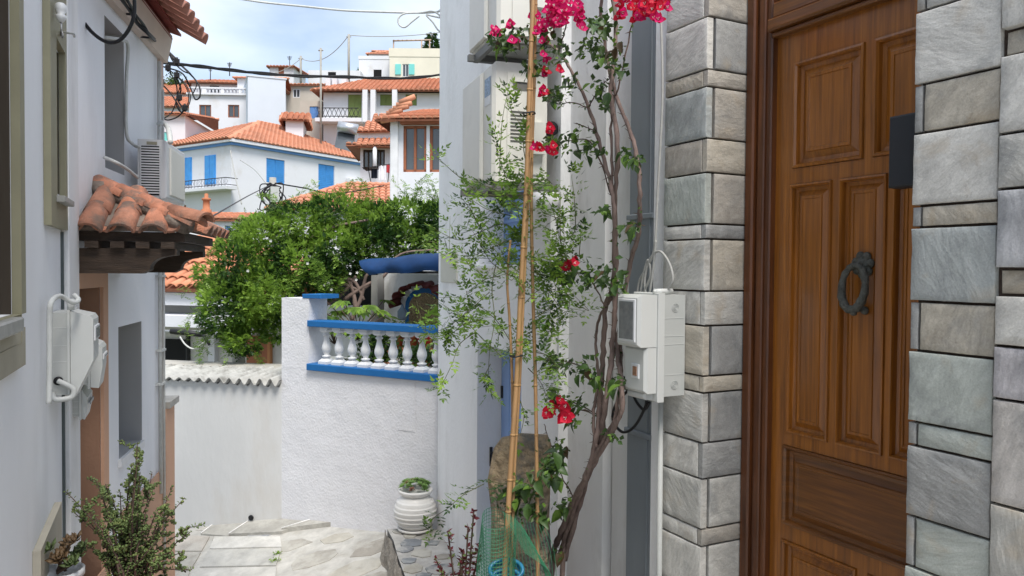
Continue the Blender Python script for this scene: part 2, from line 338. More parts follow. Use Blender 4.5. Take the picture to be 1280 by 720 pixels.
def mesh_of(mb, mats, name):
    me = bpy.data.meshes.new(name); me.from_pydata([tuple(v) for v in mb.v], [], mb.f)
    for m_ in (mats if isinstance(mats, (list, tuple)) else [mats]): me.materials.append(m_)
    me.polygons.foreach_set('material_index', mb.m); me.polygons.foreach_set('use_smooth', mb.sm); me.update(); return me
def spline(pts, n=8):
    """Catmull-Rom through pts"""
    P = [Vector(p) for p in pts]; out = []
    for i in range(len(P)-1):
        a = P[max(i-1, 0)]; b = P[i]; c = P[i+1]; d = P[min(i+2, len(P)-1)]
        for k in range(n):
            t = k/n; out.append(.5*((2*b)+(c-a)*t+(2*a-5*b+4*c-d)*t*t+(-a+3*b-3*c+d)*t**3))
    out.append(P[-1]); return out
# ------------------------------------------------------------------ planes of the place
S = Wall((2.40, 0), 0, 1)                                 # door wall, front of the stone cladding
CORN = S.u(697, 200)                                      # where the white wall ends
W2 = Wall((2.40, CORN), 8.5, 1)                           # second house on the right
W3 = Wall((-.54, 0), 3.8, -1)                             # near wall on the left
U34 = W3.u(90, 330)
W4 = Wall(W3.P(U34, 0), 15, -1)                           # second house on the left
CS = at(352, 640, 9.0)
W5 = Wall(CS, 146, -1)                                    # stucco terrace wall
c7 = at(204, 458, 9.28)
W7 = Wall(c7, math.degrees(math.atan2(CS.x-c7.x, CS.y-c7.y)), -1)
L7 = math.hypot(CS.x-c7.x, CS.y-c7.y)
def smooth(a, b, t): t = min(1, max(0, (t-a)/(b-a))); return t*t*(3-2*t)
# ------------------------------------------------------------------ ground
def plane3(a, b, c):
    n = (b-a).cross(c-a); return lambda x, y: a.z-(n.x*(x-a.x)+n.y*(y-a.y))/n.z
def atz(px, py, z): v = ray(px, py); return Vector((0, 0, EYE))+v*((z-EYE)/v.z)
street = plane3(atz(400, 720, -1.44), atz(215, 668, -1.60), atz(430, 652, -1.28))
def ground_z(x, y):
    s = x*fw.x+y*fw.y
    if s < 5.6: return -1.36*smooth(1.2, 5.6, s)
    if s < 13:
        zz = max(-1.75, min(-.9, street(x, y)))
        return zz*smooth(5.6, 7, s)-1.36*(1-smooth(5.6, 7, s)) if s < 11 else zz+(-1.9-zz)*smooth(11, 13, s)
    T = [(13, -1.9), (22, -1.4), (32, -.4), (45, 1.8), (60, 6), (80, 13), (100, 19), (130, 24), (400, 34), (1500, 40)]
    for (a, p), (b, q) in zip(T, T[1:]):
        if s <= b: return p+(q-p)*(s-a)/(b-a)
    return 40
g = MB(); ss = [-1500, -400, -60, -10, -2, 0, 1, 1.6, 2.2, 2.8, 3.4, 4, 4.6, 5.2, 5.6, 6, 6.4, 6.8, 7.2, 7.6, 8, 8.4, 8.8, 9.2, 9.6, 10, 10.5, 11, 11.5, 12, 13, 16, 20, 25, 32, 38, 45, 52, 60, 70, 80, 90, 100, 115, 130, 200, 400, 1500]
tt = [-1500, -400, -120, -60, -30, -15, -8, -6, -5, -4.5, -4, -3.5, -3, -2.5, -2, -1.5, -1, -.5, 0, .5, 1, 1.5, 2, 3, 5, 8, 15, 30, 60, 120, 400, 1500]
for s_ in ss:
    for t_ in tt:
        x = s_*math.sin(YAW)+t_*math.cos(YAW); y = s_*math.cos(YAW)-t_*math.sin(YAW); g.v.append(Vector((x, y, ground_z(x, y))))
n_ = len(tt)
for i in range(len(ss)-1):
    for j in range(n_-1):
        g.f.append([i*n_+j, i*n_+j+1, (i+1)*n_+j+1, (i+1)*n_+j]); g.m.append(0 if ss[i+1] <= 13 and abs(tt[j]) < 15 else 1); g.sm.append(ss[i] > 20)
g.build('ground', [grout, hillm], kind='structure', origin=(0, 0, 0))

# flagstones of the street: irregular stones with whitewashed joints
pave = thing('street_paving', (1, 8, -1.5), None, None); pave['kind'] = 'structure'
rp = random.Random(3)
def stone_poly(x, y, rx, ry, rot, lift=.006):
    n = rp.randint(6, 9); pts = []
    for k in range(n):
        a = 2*math.pi*k/n+rp.uniform(-.2, .2); q = rp.uniform(.82, 1.08)
        dx, dy = math.cos(a)*rx*q, math.sin(a)*ry*q
        X = x+dx*math.cos(rot)-dy*math.sin(rot); Y = y+dx*math.sin(rot)+dy*math.cos(rot)
        pts.append(Vector((X, Y, ground_z(X, Y)+lift+rp.uniform(-.002, .002))))
    return pts
fcol = [(.28, .28, .275), (.33, .315, .28), (.20, .215, .23), (.39, .37, .32), (.30, .28, .245), (.23, .24, .255)]
placed = []
for k in range(1600):
    px = rp.uniform(262, 560); py = rp.uniform(640, 735)
    q = at(px, py, 8.0)
    # meet the street
    v = ray(px, py); t = 8.0
    for _ in range(12):
        p = Vector((0, 0, EYE))+v*t; t -= (p.z-ground_z(p.x, p.y))/v.z
    p = Vector((0, 0, EYE))+v*t
    rx, ry = rp.uniform(.20, .42), rp.uniform(.11, .22)
    if (p.x-W5.o[0])*W5.n[0]+(p.y-W5.o[1])*W5.n[1] < .12: continue
    gx, gy = p.x, p.y
    if any(math.hypot((gx-a)*.75, (gy-b)*1.1) < (r+rx)*.72 for a, b, r in placed): continue
    if px < 345 and py > 668 : continue
    placed.append((gx, gy, rx))
    pts = stone_poly(gx, gy, rx, ry, rp.uniform(-.7, .3))
    m_ = MB().poly(pts, .03); o = m_.build('flagstone', flag, pave); c = rp.choice(fcol); o.color = (*c, 1)
    if len(placed) > 150: break
# big concrete slabs laid at the left of the street
def gpt(px, py, lift=.016):
    v = ray(px, py); t = 8.0
    for _ in range(14):
        p = Vector((0, 0, EYE))+v*t; t -= (p.z-ground_z(p.x, p.y))/v.z
    p = Vector((0, 0, EYE))+v*t; p.z = ground_z(p.x, p.y)+lift; return p
for quad_, col_ in ((((268, 672), (350, 672), (352, 685), (262, 687)), (.50, .49, .46)), (((260, 689), (352, 687), (345, 708), (250, 710)), (.40, .395, .37)),
                    (((248, 712), (346, 710), (342, 735), (236, 735)), (.46, .45, .42)),
                    (((216, 670), (262, 672), (252, 690), (208, 690)), (.40, .37, .33)), (((207, 692), (251, 692), (238, 714), (198, 714)), (.36, .34, .30)),
                    (((197, 716), (237, 716), (228, 745), (188, 745)), (.38, .35, .31))):
    pts = [gpt(*p) for p in quad_]
    o = MB().poly(pts[::-1], .04).build('concrete_slab', flag, pave); o.color = (*col_, 1)
# steps climbing along the terrace wall
def wallstep(pa, pb, pc, pd, h, name='step'):
    pts = [gpt(*p, lift=h) for p in (pa, pb, pc, pd)]
    o = MB().poly(pts[::-1], h+.05).build(name, flag, pave); o.color = (.33, .32, .29, 1)
    e = MB().tube([pts[0]+Vector((0, 0, .004)), pts[3]+Vector((0, 0, .004))], .007, 5).build('painted_edge', white2, o)
wallstep((251, 669), (285, 672), (322, 650), (268, 656), .02)
wallstep((286, 671), (352, 668), (410, 646), (322, 647), .036)
wallstep((352, 666), (440, 655), (500, 640), (418, 646), .052)
# weeds in the joints
def weed(px, py, s):
    b = gpt(px, py); m_ = MB()
    for k in range(60):
        a = random.uniform(0, 6.28); r_ = random.uniform(0, s); c = b+Vector((math.cos(a)*r_, math.sin(a)*r_*.6, random.uniform(0, .02)))
        d = Vector((random.uniform(-1, 1), random.uniform(-1, 1), random.uniform(.2, 1))).normalized()*.022; e = d.cross(Vector((0, 0, 1))).normalized()*.007
        m_.add([c-e, c+e, c+d], [(0, 1, 2)], 0)
    m_.build('weed', lf2, None, 'small green weed in the joint of the whitewashed paving%s' % (', farther one' if py < 697 else ', nearer one'), 'weed', 'weeds in the street paving')
weed(347, 694, .05); weed(343, 703, .07)

# ------------------------------------------------------------------ RIGHT: stone clad doorway
ys = [19, 85, 107, 172, 215, 279.5, 298.5, 364, 407.5, 470.5, 491.5, 554, 599, 661.5, 683]
zj = [S.z(887-(y/720)*14, y) for y in ys]
kinds = ['b', 't', 'b', 'm']*8                      # below joint 0: big, thin, big, medium ...
H = {'b': .236, 't': .079, 'm': .158}
courses = []                                        # (z_top, z_bottom, kind)
for i in range(14): courses.append((zj[i], zj[i+1], kinds[i]))
z = zj[14]; k = 14
while z > -.3:
    h = H[kinds[k]]; courses.append((z, z-h, kinds[k])); z -= h; k += 1
z = zj[0]
for kk in 'mbtbmbt':
    h = H[kk]; courses.insert(0, (z+h, z, kk)); z += h
ZTOP = courses[0][0]; ZBOT = courses[-1][1]
def stone_piece(W, u0, u1, z0, z1, ob, of, parent, col, mt=stone, amp=.005, name='stone', seed=0, res=.022):
    u0 += .0045; u1 -= .0045; z0 += .0046; z1 -= .0046
    def gr(i, n, L_):
        e = .0035/L_
        return 0 if i == 0 else 1 if i == n else e+(1-2*e)*(i-1)/(n-2)
    nx = max(3, min(16, int((u1-u0)/res))); nz_ = max(3, min(14, int((z1-z0)/res)))
    m_ = MB(); idx = {}
    for j in range(nz_+1):
        for i in range(nx+1):
            fu, fz = gr(i, nx, u1-u0), gr(j, nz_, z1-z0); u = u0+(u1-u0)*fu; z = z0+(z1-z0)*fz
            nv = noise.noise(Vector((u*14+seed*3.7, z*14, seed)))+.5*noise.noise(Vector((u*38, z*38+seed, seed)))
            edge = i in (0, nx) or j in (0, nz_)
            o = of+amp*nv-(.0022 if edge else 0)
            if edge:
                u += .0012*noise.noise(Vector((z*30, seed, u))); z += .0010*noise.noise(Vector((u*30, seed, z)))
            idx[i, j] = len(m_.v); m_.v.append(W.P(u, z, o))
    for j in range(nz_):
        for i in range(nx): m_.f.append([idx[i, j], idx[i+1, j], idx[i+1, j+1], idx[i, j+1]])
    ring = [(i, 0) for i in range(nx)]+[(nx, j) for j in range(nz_)]+[(i, nz_) for i in range(nx, 0, -1)]+[(0, j) for j in range(nz_, 0, -1)]
    b = len(m_.v)
    for (i, j) in ring: m_.v.append(W.P(u0+(u1-u0)*gr(i, nx, u1-u0), z0+(z1-z0)*gr(j, nz_, z1-z0), ob))
    n = len(ring)
    for q in range(n): m_.f.append([idx[ring[q]], b+q, b+(q+1) % n, idx[ring[(q+1) % n]]])
    m_.m = [0]*len(m_.f); m_.sm = [True]*(nx*nz_)+[False]*n
    o = m_.build(name, mt, parent); o.color = (*col, 1); return o
greyblue = (.37, .39, .38); pale = (.59, .575, .535); tan = (.46, .42, .35); warm = (.39, .36, .315); mid = (.32, .32, .31); greyw = (.50, .49, .455); green = (.41, .435, .40)
UC = S.u(881, 330); UF = S.u(828, 330); DOFF = -S.off(UC, 940); XR = 2.40+DOFF
wallD = thing('stone_clad_wall', (2.5, 2.9, 0), 'grey split-stone pier on the left side of the wooden door', 'wall')
# mortar core
MB().box(2.42, XR+.3, UC+.02, UF-.01, -1.6, ZTOP).build('mortar_core', mortardark, wallD)
Wr = Wall((2.40, UC), 90, -1)                            # reveal plane, heading +x, faces the camera
cl = {3: (pale, greyw), 0: (greyw, mid)}
rs = random.Random(11)
faceL = [pale, greyw, warm, greyw, pale, warm, pale, pale, tan, greyblue, warm, green, pale, greyw, greyw, tan, tan, greyw, pale, greyw, pale, pale]
faceR = [mid, greyw, mid, warm, mid, mid, warm, mid, warm, warm, tan, warm, mid, tan, greyw, mid, tan, mid, mid, greyw, warm, greyw]
for i, (zt, zb, kd) in enumerate(courses):
    ca, cb = faceL[i % 22], faceR[i % 22]
    mt = stone if rs.random() < .55 else stone2
    if kd == 'b':
        stone_piece(S, UC, UF, zb, zt, -.035, .0, wallD, ca, mt, amp=.0022, seed=i)
        stone_piece(Wr, .045, DOFF, zb, zt, -.03, 0, wallD, cb, stone, amp=.002, seed=i+50)
    else:
        stone_piece(S, UC+.03, UF, zb, zt, -.035, -.002, wallD, ca, mt, amp=.0022, seed=i)
        stone_piece(Wr, 0, DOFF, zb, zt, -.03, 0, wallD, cb, stone2 if kd == 't' else stone, amp=.002, seed=i+50)
# right pier, a little proud
S2 = Wall((2.315, 0), 0, 1)
UR = S2.u(1137, 330); UR0 = S2.u(1246, 330)
wallR = thing('stone_clad_wall', (2.45, 1.3, 0), 'rough pale stone wall of large blocks on the right side of the wooden door', 'wall')
MB().box(2.335, XR+.35, -.6, UR-.02, -1.6, ZTOP).build('mortar_core', mortardark, wallR)
Wq = Wall((XR, UR), 270, -1)                              # right jamb, faces +y
colR = [pale, greyw, greyw, pale, greyw, tan, pale, pale, tan, pale, pale, greyblue, tan, green, green, mid, green, green, green, mid]
rcs = [(zt, zb, kd) for zt, zb, kd in courses]
for i, (zt, zb, kd) in enumerate(rcs):
    c = {7: tan, 8: greyw, 9: pale, 10: tan, 11: pale, 12: tan, 13: greyblue, 14: tan, 15: green, 16: green, 17: mid, 18: green, 19: green}.get(i, greyw)
    if kd == 'b': stone_piece(S2, UR0, UR, zb, zt, -.04, 0, wallR, c, stone if i != 17 else stone2, amp=.0035, seed=i+100, res=.014)
    else:
        stone_piece(S2, UR0, UR-.035, zb, zt, -.04, -.003, wallR, c, stone2, amp=.0028, seed=i+100, res=.014)
        stone_piece(S2, UR-.035, UR, zb, zt, -.08, -.004, wallR, mid, stone, amp=.001, seed=i+140, res=.02)
zz = [S2.z(1262, y) for y in (-260, -170, -60, 37, 69, 167, 236, 336, 369, 433, 500, 633, 760, 900)]
c2 = [greyw, mid, pale, tan, pale, greyw, (.42, .42, .43), tan, pale, (.45, .43, .44), (.50, .47, .44), greyw, greyw]
for i in range(len(zz)-1):
    thin = i in (3, 7)
    stone_piece(S2, .97, UR0-(.004 if thin else 0), zz[i+1], zz[i], -.03, (-.012 if thin else .012), wallR, c2[i], stone2, amp=.0035, seed=i+200, res=.018)
    for q, (ua, ub) in enumerate(((.47, .97), (.02, .47), (-.45, .02))):
        stone_piece(S2, ua, ub, zz[i+1]+.05*(q-1), zz[i]+.05*(q-1), -.03, .004, wallR, rs.choice([greyw, pale, tan, mid]), stone2, seed=i+230+q*20, res=.04)

# ------------------------------------------------------------------ wooden door
D = Wall((XR, 0), 0, 1)
door = thing('wooden_door', (XR, 2.3, 0), 'varnished brown panelled wooden door between the two stone piers', 'door')
uL = D.u(968, 330); uRr = D.u(968, 330)-1.0; ztop = D.z(1000, 34); 
# jamb frame: three stepped mouldings
fr = MB(); uE = UC+.002
fr.wbox(D, uL, uE, -.2, 3.2, -.06, .035, bev=.006); fr.wbox(D, uL+.085, uE-.004, -.2, 3.2, .036, .06, bev=.008); fr.wbox(D, uL+.03, uL+.07, -.2, 3.2, .036, .047, bev=.005)
fr.build('door_frame', woodframe, door)
fr = MB(); fr.wbox(D, uRr-.11, uRr, -.2, 3.2, -.06, .035, bev=.006); fr.build('door_frame', woodframe, door)
# lintel moulding
zl = D.z(961, 47)
li = MB(); li.wbox(D, uRr, uL, zl, zl+.055, -.05, .075, bev=.01); li.wbox(D, uRr, uL-.002, zl+.056, zl+.135, -.05, .045, bev=.012)
li.wbox(D, uRr, uL-.004, zl-.022, zl-.001, -.05, .045, bev=.006); li.build('lintel_moulding', woodh, door)
# transom panel above
tp = MB(); tp.wbox(D, uRr, uL-.006, zl+.137, 3.1, -.05, .0); tp.build('transom_board', woodh, door)
tp = MB(); tp.wbox(D, uL-.50, uL-.06, zl+.19, 2.85, .001, .022, bev=.02); tp.wbox(D, uL-.97, uL-.55, zl+.19, 2.85, .001, .022, bev=.02); tp.build('transom_panel', woodh, door)
MB().wbox(D, uRr-.3, uE+.05, 3.1, ZTOP+.1, -.1, .05).build('transom_head', woodframe, door)
zb_ = [D.z(986, y) for y in (84, 212, 231, 541, 557, 657, 676)]
zt1 = D.z(989, 80)
def U(px): return D.u(px, 330)
top = [(U(989), U(1077)), (U(1089), U(1089)-(U(989)-U(1077)))]
midp = [(U(986), U(1039)), (U(1048), U(1108)), (U(1116), U(1116)-.19)]
low = [(U(983), U(983)-.83)]
pans = [(a, zb_[1], b, zt1) for a, b in top]+[(a, zb_[3], b, zb_[2]) for a, b in midp]+[(a, zb_[5], b, zb_[4]) for a, b in low]+[(low[0][0], .12, low[0][1]+.43, zb_[6]), (low[0][0]-.45, .12, low[0][1], zb_[6])]
lf = MB().holes(D, uRr, uL, -.05, zl-.022, 0, .045, pans)
lf.build('door_leaf', wood, door)
MB().wbox(D, uRr, uL, -.05, zl-.03, -.06, -.046).build('door_backing', woodframe, door)
def raised(u1, z0, u0, z1, hz=False):
    u0, u1 = sorted((u0, u1)); z0, z1 = sorted((z0, z1))
    m_ = MB()
    rings = [(0, -.012), (.003, .009), (.012, .011), (.019, .002), (.022, -.016), (.040, -.020), (.066, -.007), (.069, -.002), (.082, -.002), (.085, -.006)]
    wmin = min(u1-u0, z1-z0)/2; k = min(1, wmin*.62/.085); vs = []
    for a, o in rings:
        a *= k; vs += [D.P(u0+a, z0+a, o), D.P(u1-a, z0+a, o), D.P(u1-a, z1-a, o), D.P(u0+a, z1-a, o)]
    fs = []
    for r_ in range(len(rings)-1):
        for q in range(4): fs.append((r_*4+q, r_*4+(q+1) % 4, r_*4+4+(q+1) % 4, r_*4+4+q))
    e = (len(rings)-1)*4; fs.append((e, e+1, e+2, e+3)); m_.add(vs, fs)
    m_.build('door_panel', woodh if hz else wood, door)
for i, p in enumerate(pans): raised(*p, hz=(i == 5))
# knocker
kc = D.pt(1077, 331, .012); kn = MB()
n = Vector((-1, 0, 0)); up = Vector((0, 0, 1)); al = Vector((0, 1, 0))
kn.lathe(kc+n*-.012, [(.042, 0), (.042, .008), (.032, .016), (.024, .022), (.014, .024)], 16, ax=n)
for k in range(7):
    a = k*2*math.pi/7+.3; c = kc+al*math.cos(a)*.034+up*math.sin(a)*.038+n*-.012
    kn.lathe(c, [(.019, 0), (.019, .007), (.013, .015), (.005, .019)], 10, ax=n)
kn.lathe(kc+n*.008, [(.016, 0), (.017, .006), (.010, .010), (.010, .020), (.006, .025)], 12, ax=n)
pl_ = kn.build('knocker_plate', iron, door)
rg = MB(); pts = []; rr = []
for k in range(29):
    a = math.pi/2+2*math.pi*k/28
    pts.append(kc+al*(.056*math.cos(a)+.012)+up*(-.092+.090*math.sin(a))+n*(.022+.010*(1-math.sin(a))))
    rr.append(.0130+.0045*(1-math.sin(a))/2+.0016*math.sin(k*2.7))
rg.tube(pts, rr, 9, rough=.12); rg.lathe(pts[14]+up*-.012+al*-.012, [(.004, -.012), (.013, -.006), (.014, .004), (.008, .012)], 10)
rg.build('knocker_ring', iron, door)
st = MB(); st.lathe(kc+up*-.185+al*-.012+n*-.012, [(.017, 0), (.017, .006), (.010, .02)], 12, ax=n); st.build('strike_stud', iron, door)
# black box on the right jamb
o_b = -.03; ub1 = S2.u(1110, 190, o_b)
zb1, zb0 = S2.z(1112, 146, o_b), S2.z(1112, 235, o_b)
bb = MB(); bb.wbox(S2, UR+.002, ub1, zb0, zb1, -.10, o_b, bev=.006)
bb.build('wall_box', blackbox, None, 'black metal box fixed to the stone jamb beside the wooden door', 'box')

# ------------------------------------------------------------------ white wall between stone pier and second house
u815, u783, u755 = S.u(815, 330, -.02), S.u(783, 330, -.02), S.u(755, 330, -.05)
ww = thing('white_wall', (2.6, 3.6, 0), 'white plastered house wall behind the bougainvillea, right of the air conditioners', 'wall')
m_ = MB(); m_.box(2.455, 2.9, u755, CORN, -1.6, 3.6); m_.build('plaster_wall', white2, ww)
m_ = MB(); m_.box(2.56, 2.9, UF+.02, u755-.003, -1.6, 3.6); m_.build('recessed_wall', white2, ww)
m_ = MB(); m_.box(2.425, 2.62, UF-.005, u815-.004, -1.6, 3.6); m_.build('corner_strip', white, ww)
m_ = MB(); m_.box(2.50, 2.60, u783+.012, S.u(768, 330, -.1), -1.6, 3.6); m_.build('corner_strip', white2, ww)
gp = MB(); gp.wbox(S, u815, u783, -1.3, 3.3, -.15, -.03, bev=.012); gp.wbox(S, u815-.0-.001+.03, u815+.036, -1.3, 3.3, -.031, -.024)
gpo = thing('downpipe', (2.5, u815, -1.3), 'wide blue-grey rectangular downpipe behind the white meter box', 'downpipe')
gp.build('pipe', galv, gpo)
for py in (270, 545):
    zc = S.z(800, py); MB().wbox(S, u815-.006, u783+.006, zc-.014, zc+.014, -.14, -.018, bev=.004).build('bracket', galv, gpo)
# meter box right
ub = S.u(855, 420, .01)
mbx = thing('meter_box', (2.3, ub, 1.0), 'white plastic electricity meter box on the stone pier left of the door', 'meter box')
zT, zB = S.z(855, 368, .05), S.z(855, 500, .05)
D1 = S.off(ub, 831); D2 = S.off(ub, 823); D3 = S.off(ub, 800); D3b = S.off(ub, 808)
ue = ub+.185
m_ = MB(); m_.wbox(S, ub, ue, zB+.012, zT-.004, .004, D1, bev=.004)
m_.build('back_case', plast2, mbx)
for f0 in (.23, .52, .60, .77):
    zc = zB+(zT-zB)*f0; MB().wbox(S, ub-.0015, ub+.01, zc-.0012, zc+.0012, .01, D1-.002).build('case_rib', plast, mbx)
m_ = MB(); m_.wbox(S, ub-.006, ue+.006, zB-.012, zT+.006, D1+.001, D2, bev=.003); m_.build('flange', plast, mbx)
m_ = MB(); zs_ = zB+(zT-zB)*.50
m_.wbox(S, ub+.004, ue, zs_, zT-.004, D2+.001, D3, bev=.014)
zc_ = S.z(800, 493, D3b)
m_.wbox(S, ub+.006, ue-.008, zB+.03, zs_-.001, D2+.001, D3b-.005, bev=.014)
m_.wbox(S, ub+.03, ue-.012, zB-.002, zB+.032, D2+.001, D2+.05, bev=.01)
m_.build('cover', plast, mbx)
m_ = MB(); zw0, zw1 = zs_+.035, zT-.035
m_.wbox(S, ub+.028, ue-.022, zw0-.012, zw1+.012, D3-.002, D3+.005, bev=.004); m_.build('window_rim', acwhite, mbx)
m_ = MB(); m_.wbox(S, ub+.040, ue-.034, zw0, zw1, D3+.004, D3+.007); m_.build('window_pane', mat('meter_glass', (.17, .18, .19), .25, .2, 30, spec=.7), mbx)
m_ = MB(); zq = zB+.13; m_.wbox(S, ub+.05, ub+.11, zq-.035, zq+.035, D3b-.006, D3b, bev=.003); m_.build('switch_window', acwhite, mbx)
m_ = MB(); m_.wbox(S, ub+.064, ub+.094, zq-.022, zq+.022, D3b-.001, D3b+.003); m_.build('switch', mat('meter_switch', (.30, .16, .10), .5, .5, 60), mbx)
for f0 in (.87, .13):
    c = S.P(ub-.0005, zB+(zT-zB)*f0, D1*.5); m_ = MB()
    for r_ in (.020, .013, .006):
        ring = [c+Vector((r_*math.cos(a*math.pi/10), -.001, r_*math.sin(a*math.pi/10))) for a in range(21)]
        m_.tube(ring, .0013, 4, cap=False)
    m_.build('knockout', plast2, mbx)
m_ = MB(); c = S.P(ub+.03, zT+.012, D1*.95); m_.tube([c+Vector((.06, 0, 0)), c, c+Vector((-.04, 0, 0))], [.014, .014, .013], 10); m_.tube([c+Vector((-.039, 0, 0)), c+Vector((-.046, 0, 0))], .009, 8)
m_.build('cable_gland', plast, mbx)
# cables at the meter box
def cable(name, pts, r, m__, label, cat='cable', n=8, group=None, parent=None, sides=6):
    q = MB().tube(spline(pts, n), r, sides)
    return q.build(name, m__, parent, label, cat, group)
cbl = thing('cable', S.pt(815, 360, .1), 'grey cables looping above the white meter box beside the stone pier', 'cable')
for pl in ([(808, 372), (806, 350), (812, 325), (824, 314), (836, 328), (841, 350), (832, 364)], [(800, 372), (804, 345), (810, 325), (813, 345), (803, 368)],
           [(796, 374), (799, 352), (808, 335), (818, 310), (822, 240), (828, 120), (826, 20)], [(812, 366), (816, 340), (820, 300)]):
    cable('strand', [S.pt(a, b, .09) for a, b in pl], .0062, greycable, None, None, parent=cbl)
cbl = thing('cable', S.pt(790, 520, .1), 'black cables hanging in a loop under the white meter box', 'cable')
for pl in ([(785, 488), (770, 505), (766, 525), (778, 540), (793, 533), (806, 510), (808, 500)], [(790, 490), (796, 503), (805, 512), (812, 503)]):
    cable('strand', [S.pt(a, b, .12) for a, b in pl], .0075, black, None, None, parent=cbl)
m_ = MB(); m_.tube([S.P(ub+.13, zB+.01, .04), S.P(ub+.13, -1.2, .03)], .013, 10)
m_.build('conduit', plast2, None, 'white conduit pipe running down from the right meter box', 'conduit')

# ------------------------------------------------------------------ second house on the right
u2e = W2.u(548, 400)
hs = thing('white_house', (2.8, 6, -1.5), 'white house with blue door and two air conditioners on the right of the alley', 'house')
da, db = W2.u(597, 440), W2.u(652, 440)
zd = W2.z(600, 428); zwin1 = W2.z(612, 150); zwin0 = W2.z(606, 331)
wa, wb = W2.u(598, 300), W2.u(655, 300)
m_ = MB(); m_.holes(W2, -.05, u2e, -2.2, 5.2, 0, .34, [(db, -1.25, da, zd), (wb, zwin0, wa, zwin1)])
m_.quad(W2.P(u2e, -2.2, 0), W2.P(u2e, -2.2, -3), W2.P(u2e, 5.2, -3), W2.P(u2e, 5.2, 0))
m_.quad(W2.P(-.05, -2.2, -.34), W2.P(-.05, 5.2, -.34), W2.P(u2e-.003, 5.2, -.34), W2.P(u2e-.003, -2.2, -.34)) if False else None
m_.build('wall', white, hs)
MB().wbox(W2, -.04, u2e-.004, 5.2, 5.25, -3, .02).build('roof_slab', white, hs)
dp = -.22
o = MB().wbox(W2, db, da, -1.25, zd, dp-.04, dp).build('door', bluedoor, hs)
x_ = MB()
for k in range(5): uu = db+(da-db)*k/5; x_.wbox(W2, uu+.008, uu+(da-db)/5-.008, -1.2, zd-.05, dp+.001, dp+.014, bev=.005)
x_.build('door_board', bluedoor, o)
x_ = MB(); x_.wbox(W2, W2.u(622, 485, dp), W2.u(622, 485, dp)-.02, W2.z(622, 491, dp), W2.z(622, 477, dp), dp+.014, dp+.03); x_.wbox(W2, W2.u(630, 490, dp), W2.u(630, 490, dp)-.02, W2.z(630, 497, dp), W2.z(630, 482, dp), dp+.014, dp+.03)
x_.build('handle', ironplain, o)
o = MB().wbox(W2, wb, wa, zwin0, zwin1, dp-.04, dp).build('window', bluedoor, hs)
x_ = MB()
for k in range(24):
    zc = zwin0+.03+(zwin1-zwin0-.06)*k/24; x_.wbox(W2, wb+.03, wa-.03, zc, zc+.018, dp+.001, dp+.012)
x_.build('shutter_slats', bluedoor, o)
MB().wbox(W2, wb-.05, wa+.08, zwin0-.03, zwin0-.001, -.1, .045, bev=.005).build('window_sill', white, hs)
# latch / bolt on the jamb
q = W2.P(da, W2.z(600, 575), -.12); m_ = MB()
for k in range(3): m_.tube([q+Vector((-.0, -.004, -.05+.035*k)), q+Vector((0, -.028, -.05+.035*k+.02))], .008, 6)
m_.box(q.x-.012, q.x+.012, q.y-.012, q.y-.002, q.z-.08, q.z+.08); m_.build('door_latch', ironplain, hs)
# plates on the wall
m_ = MB(); m_.wbox(W2, W2.u(552, 345), W2.u(572, 345), W2.z(562, 353), W2.z(562, 316), .001, .012, bev=.003)
m_.build('cover_plate', plate, None, 'square beige cover plate on the white house corner beside the jasmine', 'plate')
